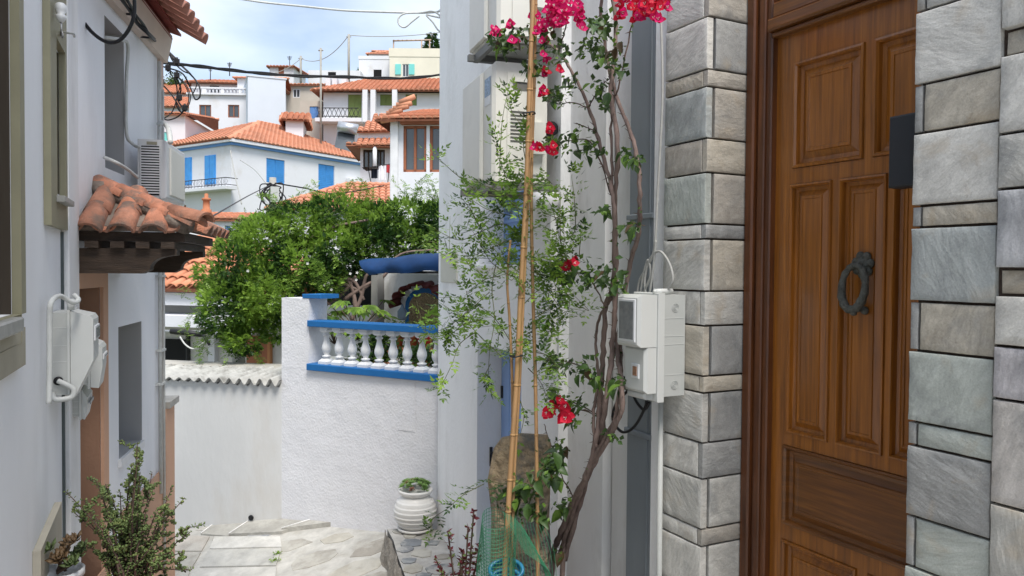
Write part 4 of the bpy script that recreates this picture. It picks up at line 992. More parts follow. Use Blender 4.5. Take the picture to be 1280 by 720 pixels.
# terrace back wall, niche, plants
BO = -2.3
bw = thing('terrace_house', W5.P(1.5, .4, BO), 'white walled house at the back of the terrace with tile-arched niche', 'house')
g5 = lambda px, py, o=BO: W5.at(px, py, o)
ua_, ub_ = W5.u(472, 380, BO), W5.u(600, 380, BO)
m_ = MB(); m_.wbox(W5, ua_, ub_, .2, W5.z(500, 342, BO), BO-.3, BO); m_.build('wall', white, bw)
m_ = MB(); m_.wbox(W5, W5.u(400, 380, BO-.4), ua_-.002, .2, W5.z(500, 388, BO), BO-.7, BO-.4); m_.build('low_wall', white2, bw)
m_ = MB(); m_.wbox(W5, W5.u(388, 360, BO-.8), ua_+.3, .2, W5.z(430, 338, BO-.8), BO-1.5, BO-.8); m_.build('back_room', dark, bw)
m_ = MB()
ux, uy = W5.u(404, 380, BO-.5), W5.u(446, 380, BO-.5)
for k in range(7): uu = ux+(uy-ux)*k/6; m_.tube([W5.P(uu, W5.z(420, 389, BO-.5), BO-.45), W5.P(uu, W5.z(420, 345, BO-.5), BO-.45)], .006, 4)
for k in range(4): z_ = W5.z(420, 387-10*k, BO-.5); m_.tube([W5.P(ux, z_, BO-.45), W5.P(uy, z_, BO-.45)], .006, 4)
m_.build('window_grille', ironplain, bw)
# grey column + recess shade board
m_ = MB(); m_.wbox(W5, W5.u(464, 360, BO+.3), W5.u(472, 360, BO+.3), .3, W5.z(470, 344, BO+.3), BO+.15, BO+.3); m_.build('column', mat('grey_column', (.30, .29, .27), .8), bw)
# arched niche
na = thing('niche', W5.pt(530, 404, BO), 'blue rimmed arched niche with pebble mosaic under red tiles on the terrace', 'niche')
cx, cz = W5.at(532, 384, BO+.02); rw = abs(W5.u(532, 384, BO)-W5.u(511, 384, BO)); rh = W5.z(532, 364, BO)-cz
def arch(rw_, rh_, o0, o1, zb, mt, nm, par):
    pr = [(-rw_, zb)]+[(-rw_*math.cos(math.pi*k/14), cz+rh_*math.sin(math.pi*k/14)) for k in range(15)]+[(rw_, zb)]
    n_ = len(pr); vs = [W5.P(cx+a, b, o1) for a, b in pr]+[W5.P(cx+a, b, o0) for a, b in pr]
    MB().add(vs, [tuple(range(n_)), tuple(range(2*n_-1, n_-1, -1))]+[(i, (i+1) % n_, (i+1) % n_+n_, i+n_) for i in range(n_)]).build(nm, mt, par, recalc=True)
zn = cz-.55
arch(rw+.05, rh+.05, BO+.001, BO+.04, zn, bluep, 'niche_rim', na); arch(rw-.02, rh-.02, BO+.041, BO+.045, zn, mosaic, 'mosaic', na)
tmn = tile_mesh('arch_tile', redtile, .13, .30, .05)
for k in range(8):
    a = math.pi*(.08+.84*k/7); c = W5.P(cx-(rw+.13)*math.cos(a), cz+(rh+.11)*math.sin(a), BO-.02)
    tx = Vector((W5.d[0], W5.d[1], 0))*math.sin(a)+Vector((0, 0, 1))*math.cos(a)
    y = Vector((W5.n[0], W5.n[1], -.15)); x = tx.normalized(); x = (x-y.normalized()*x.dot(y.normalized())).normalized(); zc = x.cross(y.normalized()); 
    outw = (c-W5.P(cx, cz, BO)); 
    if zc.dot(outw) < 0: x = -x; zc = -zc
    m4 = Matrix((x, y.normalized(), zc)).transposed().to_4x4(); m4.translation = c; inst('roof_tile', tmn, m4, na)
# pots on shelf
m_ = MB(); zs5 = W5.z(515, 434, BO+.5); m_.wbox(W5, W5.u(490, 434, BO+.5), W5.u(560, 434, BO+.5), zs5-.06, zs5, BO+.35, BO+.75); m_.build('shelf', darkwood if False else terra, None, 'brown plank shelf with flower pots behind the balusters', 'shelf')
for k, (px, c_, lb) in enumerate(((496, terra, 'terracotta pot behind the sixth baluster'), (514, terra, 'terracotta pot on the shelf in the middle of the three'), (531, mat('red_pot', (.42, .03, .03), .5), 'red pot on the shelf nearest the white house corner'))):
    p = W5.pt(px, 430, BO+.55); p.z = zs5+.001
    t_ = thing('flower_pot', p, lb, 'flower pot', 'pots on the terrace shelf')
    MB().lathe(p, [(.07, 0), (.10, .14), (.115, .15), (.115, .18), (.09, .18)], 14).build('pot', c_, t_)
    m_ = MB()
    for q in range(70):
        d = Vector((random.gauss(0, .07), random.gauss(0, .07), random.uniform(.16, .34))); a = Vector((random.uniform(-1, 1), random.uniform(-1, 1), random.uniform(-.3, 1))).normalized()*.045; b = a.cross(Vector((random.random(), random.random(), 1))).normalized()*.015
        m_.add([p+d, p+d+a*.5+b, p+d+a, p+d+a*.5-b], [(0, 1, 2, 3)], random.choice((0, 1)))
    m_.build('foliage', [lf1, lf2], t_)
p = W5.pt(503, 400, BO+.25); m_ = MB().lathe(p, [(.05, 0), (.07, .04), (.07, .12), (.03, .17), (.01, .22)], 12); m_.build('lantern', mat('blue_grey_metal', (.20, .26, .33), .5), None, 'small blue-grey lantern standing left of the arched niche', 'lantern')
# blue tarpaulin awning
tp0 = [W5.pt(449, 326, BO+.9), W5.pt(560, 314, BO+.9), W5.pt(560, 338, BO+1.0), W5.pt(462, 343, BO+1.0)]
m_ = MB(); NX, NY = 14, 5; vs = []; fs = []
for j in range(NY+1):
    for i in range(NX+1):
        a = tp0[0].lerp(tp0[1], i/NX); b = tp0[3].lerp(tp0[2], i/NX); p = a.lerp(b, j/NY)
        p += Vector((W5.n[0], W5.n[1], 0))*(.07*math.sin(j/NY*math.pi)+.02*math.sin(i*1.3))+Vector((0, 0, .012*math.sin(i*.9+j))); vs.append(p)
for j in range(NY):
    for i in range(NX): a = j*(NX+1)+i; fs.append((a, a+1, a+NX+2, a+NX+1))
back = [v-Vector((W5.n[0], W5.n[1], 0))*1.0+Vector((0, 0, .04)) for v in vs[:NX+1]]; b0 = len(vs); vs += back
for i in range(NX): fs.append((i, b0+i, b0+i+1, i+1))
m_.add(vs, fs, 0, True); m_.build('tarpaulin', bluefab, None, 'blue tarpaulin awning sagging above the terrace, under the green canopy', 'awning')

# ------------------------------------------------------------------ foliage helpers
rf = random.Random(21)
def leaf(m_, c, d, s, w_, mi, fold=.25):
    d = d.normalized(); sd_ = d.cross(Vector((rf.uniform(-1, 1), rf.uniform(-1, 1), rf.uniform(.2, 1.5))))
    if sd_.length < .05: return
    sd_.normalize(); nn = sd_.cross(d)
    m_.add([c, c+d*s*.5+sd_*w_*s*.5+nn*s*fold*.3, c+d*s, c+d*s*.5-sd_*w_*s*.5+nn*s*fold*.3], [(0, 1, 2), (0, 2, 3)], mi)
def pinnate(m_, c, d, L_, n, s, mi, w_=.42):
    d = d.normalized(); sd_ = d.cross(Vector((rf.uniform(-.4, .4), rf.uniform(-.4, .4), 1)))
    if sd_.length < .05: sd_ = d.cross(Vector((1, 0, 0)))
    sd_.normalize(); nn = sd_.cross(d)
    if nn.z < 0: nn = -nn
    pts = [c+d*L_*k/n-nn*L_*.12*(k/n)**2 for k in range(n+1)]
    for k in range(1, n+1):
        for sg in (-1, 1):
            dd = (d*.65+sd_*sg+nn*rf.uniform(-.2, .3)).normalized(); ss_ = s*(1.1-.4*k/n)
            ww_ = dd.cross(nn).normalized()*ss_*w_*.5
            m_.add([pts[k], pts[k]+dd*ss_*.5+ww_, pts[k]+dd*ss_, pts[k]+dd*ss_*.5-ww_], [(0, 1, 2), (0, 2, 3)], mi)
    dd = d; ww_ = sd_*s*w_*.5; m_.add([pts[-1], pts[-1]+dd*s*.5+ww_, pts[-1]+dd*s*1.1, pts[-1]+dd*s*.5-ww_], [(0, 1, 2), (0, 2, 3)], mi)
# ------------------------------------------------------------------ big canopy over the terrace
tr = thing('jasmine_tree', at(295, 460, 11), 'big spreading green jasmine canopy over the terrace and low wall', 'tree')
blobs = [(300, 335, 38, 40, 10.6), (335, 300, 40, 30, 10.9), (375, 282, 42, 26, 11.2), (420, 272, 42, 26, 11.4), (465, 278, 40, 24, 11.5), (510, 275, 40, 24, 11.5), (550, 278, 30, 26, 11.5),
         (290, 385, 36, 36, 10.4), (330, 370, 42, 40, 10.5), (375, 335, 42, 34, 10.8), (420, 315, 40, 32, 11.1), (465, 300, 40, 26, 11.3), (510, 300, 40, 20, 11.4), (545, 300, 30, 20, 11.4),
         (305, 420, 24, 22, 10.3), (345, 405, 24, 20, 10.4), (405, 348, 26, 22, 10.8), (262, 345, 16, 16, 10.5), (440, 335, 16, 12, 10.9)]
cols_f = []
m_ = MB(); rf.seed(5)
for (bx, by, rx, ry, d) in blobs:
    c = at(bx, by, d); sx, sy = rx/F*d, ry/F*d; sd3 = (sx+sy)*.7
    for k in range(int(rx*ry*2.1)):
        # sample shell-weighted ellipsoid
        while True:
            v = Vector((rf.uniform(-1, 1), rf.uniform(-1, 1), rf.uniform(-1, 1)))
            if .15 < v.length < 1: break
        v = v.normalized()*(v.length**.55)*rf.uniform(.9, 1.12)
        p = c+RT*v.x*sx+UP*v.y*sy+fw*v.z*sd3
        if noise.noise(p*3.2)+.35*noise.noise(p*9) < -.26: continue
        if (p.x-W5.o[0])*W5.d[0]+(p.y-W5.o[1])*W5.d[1] > 4.5: continue
        out = (RT*v.x+UP*(v.y+.35)+fw*v.z+Vector((rf.uniform(-.8, .8), rf.uniform(-.8, .8), rf.uniform(-.8, .5))))
        q = noise.noise(p*2.1+Vector((5, 2, 1)))
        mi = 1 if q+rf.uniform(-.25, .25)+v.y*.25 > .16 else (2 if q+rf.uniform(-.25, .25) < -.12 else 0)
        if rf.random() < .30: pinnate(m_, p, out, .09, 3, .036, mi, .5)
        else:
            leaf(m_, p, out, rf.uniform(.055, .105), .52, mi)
# drooping shoots at the fringe
def shoot(m_, tw_, p, d, L_, droop, s=.045, mi=(0, 1), r=.003):
    pts = [p]; v = d.normalized(); n = 12
    for k in range(n):
        v = (v+Vector((rf.uniform(-.12, .12), rf.uniform(-.12, .12), -droop))).normalized(); pts.append(pts[-1]+v*L_/n)
    tw_.tube(pts, [r*(1-.7*k/n) for k in range(n+1)], 4)
    for k in range(2, n+1):
        for sg in (0, 1):
            if rf.random() < .8: pinnate(m_, pts[k], (v*.3+Vector((rf.uniform(-1, 1), rf.uniform(-1, 1), rf.uniform(-.4, .6)))), s*1.9, 3, s, rf.choice(mi), .42)
tw_ = MB()
for (px, py, d, n) in ((262, 345, 10.3, 6), (255, 380, 10.3, 6), (275, 420, 10.2, 5), (385, 385, 10.3, 9), (365, 405, 10.3, 6), (320, 290, 10.8, 7), (410, 255, 11.2, 7), (460, 258, 11.3, 6), (510, 258, 11.3, 7), (545, 255, 11.2, 5), (290, 300, 10.7, 5), (310, 435, 10.2, 4), (340, 345, 9.9, 8), (400, 320, 10.2, 6), (355, 270, 11, 5)):
    for k in range(n):
        p = at(px+rf.uniform(-14, 14), py+rf.uniform(-10, 10), d); dr = Vector((0, 0, 1)) if py < 300 else Vector((0, 0, -.3))
        shoot(m_, tw_, p, dr+RT*rf.uniform(-1, 1)-fw*.3, rf.uniform(.25, .5), .06 if py < 300 else .12, .04)
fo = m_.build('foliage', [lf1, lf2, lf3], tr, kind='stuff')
tw_.build('shoots', lf1, tr, kind='stuff')
m_ = MB()
for k in range(9):
    px, py = rf.choice([(430, 345), (425, 325), (440, 340), (415, 355), (370, 320), (410, 300), (375, 330), (420, 352), (480, 262), (305, 400), (340, 300), (300, 330)]); p = at(px+rf.gauss(0, 9), py+rf.gauss(0, 6), 10.0 if px < 400 else 10.5)
    for q in range(5):
        a = q*1.257; dd = (RT*math.cos(a)+UP*math.sin(a)-fw*.3).normalized(); e = dd.cross(fw).normalized()*.008
        m_.add([p, p+dd*.014+e, p+dd*.023, p+dd*.014-e], [(0, 1, 2, 3)])
m_.build('blossoms', whitepetal, tr, kind='stuff')
m_ = MB(); base = at(297, 470, 10.6)
m_.tube(spline([base+Vector((0, 0, -1.2)), base+Vector((.01, 0, -.3)), at(299, 430, 10.6), at(303, 395, 10.6), at(315, 360, 10.6)], 5), [.10]*6+[.085]*6+[.06]*9, 10, rough=.1); m_.build('trunk', conc, tr)
m_ = MB()
for pl in ([(303, 410), (330, 380), (375, 350), (420, 335)], [(303, 400), (290, 360), (300, 320)], [(330, 380), (360, 330), (400, 290), (460, 275)],
           [(405, 372), (425, 355), (450, 362), (470, 350)], [(440, 400), (452, 370), (458, 345), (475, 330)], [(430, 375), (455, 358), (480, 345), (500, 318), (545, 312)], [(400, 385), (430, 365), (445, 345)], [(410, 355), (440, 350), (455, 375)], [(445, 385), (440, 360), (430, 345)]):
    m_.tube(spline([at(a, b, 10.9) for a, b in pl], 6), [.035-.001*k for k in range(6*(len(pl)-1)+1)], 6, rough=.15)
m_.build('branch', bark, tr)
# big leafed plants on the terrace
def big_plant(px, py, o, label, n, L_, mats_, lobed=True):
    b = W5.pt(px, py, o); t_ = thing('fig_plant', b, label, 'plant', 'leafy plants on the terrace')
    st_ = MB(); lv = MB()
    for k in range(n):
        a = rf.uniform(0, 6.28); el = rf.uniform(.15, 1.2); d = Vector((math.cos(a)*math.cos(el), math.sin(a)*math.cos(el), math.sin(el)))
        l_ = L_*rf.uniform(.5, 1); tip = b+d*l_; st_.tube(spline([b, b+d*l_*.5+Vector((0, 0, .04)), tip], 4), .006, 5)
        dd = Vector((d.x, d.y, -.2)).normalized(); sd_ = dd.cross(Vector((0, 0, 1))).normalized(); nn = sd_.cross(dd)
        for q in range(7 if lobed else 1):
            an = (-1.2+2.4*q/6) if lobed else 0; ld = (dd*math.cos(an)+sd_*math.sin(an)); ls = .22*(1-.35*abs(an)/1.2) if lobed else .2
            e = ld.cross(nn).normalized()*ls*.17
            lv.add([tip, tip+ld*ls*.55+e, tip+ld*ls-nn*.03, tip+ld*ls*.55-e], [(0, 1, 2), (0, 2, 3)], rf.choice((0, 1)))
    st_.build('stem', barkd, t_, kind='stuff'); lv.build('foliage', mats_, t_, kind='stuff')
big_plant(447, 425, BO+1.1, 'large lobed-leaf plant rising above the handrail, left of the niche', 26, .75, [lf2, lf1])
big_plant(418, 430, BO+1.3, 'lobed-leaf plant behind the first balusters', 12, .5, [lf1, lf3])
for (px, lb) in ((465, 'dark bushy plant behind the middle balusters'), (480, 'taller green bush behind the sixth baluster'), (525, 'low green plant behind the right-hand balusters')):
    b = W5.pt(px, 462, BO+1.3); t_ = thing('bush', b, lb, 'bush', 'bushes behind the balustrade'); m_ = MB()
    for k in range(500):
        v = Vector((rf.gauss(0, .11), rf.gauss(0, .11), rf.uniform(0, .55 if px != 525 else .25))); leaf(m_, b+v, Vector((rf.uniform(-1, 1), rf.uniform(-1, 1), rf.uniform(-.3, 1))), rf.uniform(.05, .1), .5, rf.choice((0, 1, 1)))
    m_.build('foliage', [lf1, lf3], t_, kind='stuff'); MB().lathe(b-Vector((0, 0, .1)), [(.09, 0), (.12, .16), (.13, .2), (.1, .2)], 12).build('pot', terra, t_)
# blue capped object in the foliage
m_ = MB().lathe(at(385, 366, 10.7), [(.12, -.06), (.13, 0), (.10, .05), (.05, .09), (.01, .1)], 14); m_.build('clay_pot', terra, None, 'terracotta pot standing upside down on the blue cap under the canopy', 'pot')

# ------------------------------------------------------------------ roofs
def roof_face(m_, pts, tw_w, tl, parent=None, tilem=None, indiv=None, cnt=[0], th=.06, lift=.01, mi=1, lim=400, rise=.3):
    """pts: convex roof polygon, pts[0]->pts[1] is the eave. Lays barrel tiles inside it; base slab goes to m_ (material 0)."""
    P_ = [Vector(p) for p in pts]; ex = (P_[1]-P_[0]).normalized(); nrm = None
    nrm = ex.cross(P_[2]-P_[0]).normalized()
    if nrm.z < 0: nrm = -nrm
    ey = nrm.cross(ex)
    if ey.dot(P_[2]-P_[0]) < 0: ey = -ey          # up the slope
    m_.poly(P_ if (P_[1]-P_[0]).cross(P_[2]-P_[1]).dot(nrm) > 0 else P_[::-1], th, 0, nrm)
    Q = [((p-P_[0]).dot(ex), (p-P_[0]).dot(ey)) for p in P_]
    def inside(x, y):
        s = 0
        for i in range(len(Q)):
            a, b = Q[i], Q[(i+1) % len(Q)]; c_ = (b[0]-a[0])*(y-a[1])-(b[1]-a[1])*(x-a[0])
            if abs(c_) < 1e-9: continue
            if s == 0: s = 1 if c_ > 0 else -1
            elif (c_ > 0) != (s > 0): return False
        return True
    xs = [q[0] for q in Q]; ym = max(q[1] for q in Q); out = []
    nx = int((max(xs)-min(xs))/tw_w); rows = max(1, int(ym/tl)+1)
    seg = 4 if indiv is None else 8
    for r_ in range(rows):
        for c_ in range(nx+1):
            x = min(xs)+tw_w*(c_+.5); y = tl*r_
            if not inside(x, min(y+tl*.5, ym-.01)): continue
            p0 = P_[0]+ex*x+ey*(y-tl*.08)+nrm*(lift+.035*tw_w*3*0)
            if indiv is not None:
                top_ = p0+ey*(tl*1.12)
                dn_ = (p0-top_)+nrm*.06*tl*2
                inst('roof_tile', indiv, tmat(top_, ex, dn_), parent, (rf.uniform(.85, 1.15),)*3)
            else:
                vs = []
                for (yy, ww_, l_) in ((0, 1, .10*tw_w*1.5), (tl*1.05, .92, 0)):
                    for k in range(seg+1):
                        a = math.pi*k/seg; vs.append(p0+ey*yy+ex*(-math.cos(a)*tw_w*.46*ww_)+nrm*(math.sin(a)*tw_w*rise+l_))
                b0 = len(m_.v); m_.v += vs
                for k in range(seg): m_.f.append([b0+k, b0+k+1, b0+seg+2+k, b0+seg+1+k]); m_.m.append(mi); m_.sm.append(True)
                m_.f.append([b0+k for k in range(seg+1)]); m_.m.append(mi); m_.sm.append(False)
def ridge(m_, a, b, r=.11, mi=1, n=8):
    a, b = Vector(a), Vector(b); L_ = (b-a).length; k = max(2, int(L_/.38))
    for i in range(k):
        p = a.lerp(b, i/k); q = a.lerp(b, (i+1.08)/k); m_.tube([p, q], [r*.85, r], n, mi)
# ------------------------------------------------------------------ house A behind the low wall (close orange roof)
dA = 14.5
ha = thing('white_house', at(240, 460, dA), 'white house with bright orange tile roof just behind the low wall', 'house')
WA = Wall(at(205, 370, dA)-RT*1.2, 117.2+14, -1)
ze_ = WA.z(240, 361); uAe = WA.u(340, 400)
rA = MB()
pA0 = WA.P(-1.0, ze_, .25); pA1 = WA.P(uAe+.4, ze_, .25); rh_ = WA.z(247, 300, -1.9)-ze_
rA0 = WA.P(-1.0, ze_+rh_, -1.9); rA1 = WA.P(uAe-2.0, ze_+rh_, -1.9)
tA = tile_mesh('roof_tile_near', tile, .19, .36, .062, 7, .012)
roofA = thing('tmp', (0, 0, 0), None, None)
bpy.data.objects.remove(roofA)
hmb = MB()
roof_face(hmb, [pA0, pA1, rA1, rA0], .205, .34, ha, None, tA)
hmb2 = MB(); roof_face(hmb2, [pA1, WA.P(uAe+.4, ze_, -4.0), rA1], .205, .34)
ridge(hmb2, rA1, pA1, .10); ridge(hmb2, rA0, rA1, .11)
hmb.build('roof_deck', mat('roof_valley', (.30, .12, .07), .9, .2, 6), ha); hmb2.build('roof_side', [mat('roof_valley', (.3, .12, .07)), tilefar], ha)
m_ = MB(); m_.wbox(WA, -1.0, uAe+.35, ze_-.30, ze_-.07, -3.9, .12); m_.build('fascia', farwhite, ha)
zs2 = WA.z(230, 400); zs3 = WA.z(230, 393)
m_ = MB(); m_.wbox(WA, -1.0, uAe+.2, zs2-.1, zs3, -.6, .35); m_.build('balcony_slab', farwhite, ha)
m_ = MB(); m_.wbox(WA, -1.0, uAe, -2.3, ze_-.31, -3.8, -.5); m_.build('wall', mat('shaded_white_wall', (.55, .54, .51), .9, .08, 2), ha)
def wrect(m__, nm, px0, py0, px1, py1, o0, o1, par, W=WA, lb=None):
    q = MB(); q.wbox(W, W.u(px0, (py0+py1)/2, o1), W.u(px1, (py0+py1)/2, o1), W.z((px0+px1)/2, py0, o1), W.z((px0+px1)/2, py1, o1), o0, o1); return q.build(nm, m__, par, lb)
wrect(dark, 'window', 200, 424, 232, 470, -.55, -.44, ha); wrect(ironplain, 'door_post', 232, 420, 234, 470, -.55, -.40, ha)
wrect(farwhite, 'wall_strip', 260, 418, 268, 470, -.5, -.38, ha)
wrect(winwood, 'door', 308, 420, 334, 470, -.5, -.42, ha); wrect(mat('orange_frame', (.45, .2, .08), .6), 'door_frame', 334, 420, 337, 470, -.5, -.40, ha)
m_ = MB(); a_, b_ = WA.pt(205, 414, .4), WA.pt(318, 417, .4); m_.tube([a_, b_], .03, 8); m_.build('awning_roller', silver, ha)
m_ = MB(); m_.tube([WA.pt(214, 414, .42), WA.pt(252, 418, .42)], .05, 8); m_.tube([WA.pt(252, 416, .44), WA.pt(262, 431, .5)], .025, 6); m_.build('rolled_awning', black, ha)
m_ = MB(); m_.tube(spline([WA.pt(225, 421, .5), WA.pt(232, 431, .5), WA.pt(243, 436, .5), WA.pt(256, 427, .5)], 5), .014, 6); m_.build('rope', whitecable, ha)
# ------------------------------------------------------------------ generic far houses
def house(label, W, u0, u1, z1, dep, wins=(), wallm=farwhite, roof=None, base=None, name='white_house', overhang=.3, tilew=.24, eave=None, parapet=None, side_wins=()):
    c = W.P((u0+u1)/2, 0); s = c.x*fw.x+c.y*fw.y; zb = ground_z(c.x, c.y)-1.5 if base is None else base
    r_ = thing(name, W.P((u0+u1)/2, zb), label, 'house')
    hl = []
    for wdef in wins:
        px0, py0, px1, py1 = wdef[:4]; cxp, cyp = (px0+px1)/2, (py0+py1)/2
        hl.append((W.u(px0, cyp), W.z(cxp, py1), W.u(px1, cyp), W.z(cxp, py0)))
    m_ = MB(); m_.holes(W, u0, u1, zb, z1, 0, .15, hl); m_.wbox(W, u0, u1, zb, z1, -dep, -.151); m_.build('wall', wallm, r_)
    for h_, wdef in zip(hl, wins):
        mt = wdef[4]; a, b, c_, d = h_; k = (c_-a)
        if mt in ('glass',):
            f_ = MB(); f_.wbox(W, a, c_, b, d, -.14, -.10); o = f_.build('window', glass, r_)
            f_ = MB()
            for (x0, x1, y0, y1) in ((a, a+.07, b, d), (c_-.07, c_, b, d), (a, c_, b, b+.07), (a, c_, d-.07, d), ((a+c_)/2-.035, (a+c_)/2+.035, b, d)): f_.wbox(W, x0, x1, y0, y1, -.099, -.05)
            f_.build('window_frame', wdef[5] if len(wdef) > 5 else winwood, o)
        else:
            o = MB().wbox(W, a, c_, b, d, -.14, -.09).build('shutter', mt, r_); f_ = MB()
            for q in range(2):
                x0 = a+k*.5*q+.02; f_.wbox(W, x0, x0+k*.5-.04, b+.02, d-.02, -.089, -.05)
                ns = max(3, int((d-b)/.12))
                for s_ in range(ns): zc = b+.06+(d-b-.12)*s_/ns; f_.wbox(W, x0+.05, x0+k*.5-.09, zc, zc+.05, -.049, -.035)
            f_.build('shutter_leaf', mt, o)
    if eave is not None:
        MB().wbox(W, u0-.12, u1+.12, z1, z1+.14, -dep-.12, .16).build('cornice', eave, r_)
        MB().wbox(W, u0-.28, u1+.28, z1+.141, z1+.30, -dep-.28, .30).build('eave_board', farwhite, r_)
        z1 += .30
    if roof:
        kind, h = roof[0], roof[1]; o = overhang
        a = W.P(u0-o, z1, o); b = W.P(u1+o, z1, o); c_ = W.P(u1+o, z1, -dep-o); d = W.P(u0-o, z1, -dep-o); m_ = MB()
        if kind == 'hip':
            ins = roof[2] if len(roof) > 2 else (dep/2+o); ins2 = roof[3] if len(roof) > 3 else ins
            ra_ = W.P(u0-o+ins, z1+h, -dep/2); rb_ = W.P(u1+o-ins2, z1+h, -dep/2)
            roof_face(m_, [a, b, rb_, ra_], tilew, .38); roof_face(m_, [d, a, ra_], tilew, .38) if ins > .01 else m_.poly([d, a, ra_], .05)
            roof_face(m_, [b, c_, rb_], tilew, .38) if ins2 > .01 else m_.poly([b, c_, rb_], .05); m_.poly([c_, d, ra_, rb_], .06)
            for p, q in ((a, ra_), (ra_, rb_), (b, rb_), (d, ra_), (c_, rb_)): ridge(m_, p, q, .10)
        elif kind == 'shed':
            e = W.P(u0-o, z1+h, -dep); f_ = W.P(u1+o, z1+h, -dep); roof_face(m_, [a, b, f_, e], tilew, .38); m_.poly([a, e, W.P(u0-o, z1, -dep)], .04); m_.poly([b, W.P(u1+o, z1, -dep), f_], .04); ridge(m_, e, f_, .1)
        m_.build('roof', [mat('roof_valley', (.30, .12, .07)), tilefar], r_)
    elif parapet:
        m_ = MB(); m_.wbox(W, u0-.08, u1+.08, z1, z1+parapet, -.18, .05); m_.wbox(W, u0-.08, u0+.10, z1, z1+parapet, -dep, -.181); m_.wbox(W, u1-.10, u1+.08, z1, z1+parapet, -dep, -.181); m_.build('parapet', wallm, r_)
        MB().wbox(W, u0+.1, u1-.1, z1+.001, z1+.05, -dep+.1, -.19).build('flat_roof', conc, r_)
    return r_
def facade(px0, px1, d, head): 
    W = Wall(at(px0, 330, d), head, -1); return W, 0, W.u(px1, 330)
# blue trimmed house
WB = Wall(at(289, 230, 42), 61, -1)
zE = WB.z(289, 181)
uBR = WB.u(457, 225)
WBl = Wall(at(289, 230, 42), 61+90, -1)                      # heading of the left facade, left->right ends at the corner
lenL = 11.5
ob = Wall(WBl.P(-lenL, 0), 151, -1)
h_ = house('white house with blue shutters, pale blue eave line and wide orange hip roof', WB, 0, uBR, zE, lenL,
      [(333, 199, 356, 229, bluesh), (398, 206, 418, 240, bluesh)], roof=('hip', 2.5, 6.6, 2.2), eave=bluetrim, name='blue_shutter_house', tilew=.30)
# left facade shutters and balcony as parts
for (px0, py0, px1, py1) in ((228, 198, 240, 232), (257, 195, 270, 231)):
    u_a, u_b = WBl.u(px0, 215), WBl.u(px1, 215); za, zb = WBl.z(px0, py1), WBl.z(px0, py0)
    o = MB().wbox(WBl, u_a, u_b, za, zb, .001, .06).build('shutter', bluesh, h_)
    f_ = MB()
    for q in range(2):
        x0 = u_a+(u_b-u_a)*.5*q+.03; f_.wbox(WBl, x0, x0+(u_b-u_a)*.5-.06, za+.04, zb-.04, .061, .09)
    f_.build('shutter_leaf', bluesh, o)
m_ = MB(); ua_b, ub_b = WBl.u(205, 235, .5), WBl.u(287, 235, .5); zf = WBl.z(270, 234, .5)
m_.wbox(WBl, ua_b, ub_b, zf-.16, zf, .001, .75); o = m_.build('balcony', farwhite, h_)
m_ = MB(); zr = WBl.z(270, 223, .7)
m_.tube([WBl.P(ua_b, zr, .72), WBl.P(ub_b, zr, .72), WBl.P(ub_b, zr, 0)], .025, 5); m_.tube([WBl.P(ua_b, zf+.08, .72), WBl.P(ub_b, zf+.08, .72), WBl.P(ub_b, zf+.08, 0)], .02, 5)
k = ua_b
while k < ub_b:
    m_.tube([WBl.P(k, zf, .72), WBl.P(k, zr, .72)], .012, 4); m_.tube([WBl.P(k+.1, zf+.1, .72), WBl.P(k+.22, zr-.2, .72), WBl.P(k+.1, zr-.05, .72)], .010, 4); k += .30
m_.build('balcony_railing', ironplain, o)
q = WB.P(WB.u(438, 232), WB.z(438, 236), 0); m_ = MB(); m_.wbox(WB, WB.u(432, 230), WB.u(444, 230), WB.z(438, 234), WB.z(438, 224), .05, .4, bev=.03)
t_ = thing('air_conditioner', q, 'small far air conditioner on the blue shuttered house, right of its blue door', 'air conditioner'); m_.build('casing', acwhite, t_)
c = WB.P(WB.u(439, 230), WB.z(438, 229), .401); m_ = MB().lathe(c, [(.26, 0), (.26, .02)], 16, ax=(WB.n[0], WB.n[1], 0)); m_.build('fan', plast2, t_)
# wires on it
def wire(pts, r, label, m__=black, group=None, n=6):
    return cable('cable', pts, r, m__, label, 'cable', n, group)
# house with brown wood window (right, nearer)
WC, _, uc1 = facade(487, 600, 21.5, 122)
zc1 = WC.z(500, 152)
hc = house('white house with brown wooden window under a shaggy orange tile eave', WC, 0, uc1, zc1, 6, [(504, 157, 533, 215, 'glass', winwood), (537, 157, 566, 215, 'glass', winwood)], name='white_house', overhang=.35,
           roof=('shed', 1.5), tilew=.20)
wrect(mat('white_corner', (.7, .7, .71), .8), 'corner_pilaster', 488, 152, 497, 260, .001, .10, hc, WC)
wrect(winwood, 'window_lintel', 500, 143, 600, 154, .001, .25, hc, WC)
# ragged hip tiles at the left end
m_ = MB(); q = WC.P(0, zc1, .3)
for k in range(7):
    a = WC.pt(476+k*4, 150-k*3.4+rf.uniform(-2, 2), .25); m_.tube([a, a+Vector((WC.d[0], WC.d[1], rf.uniform(.0, .5)))*.42], [.10, .07], 7)
m_.build('loose_tiles', tilefar, hc)
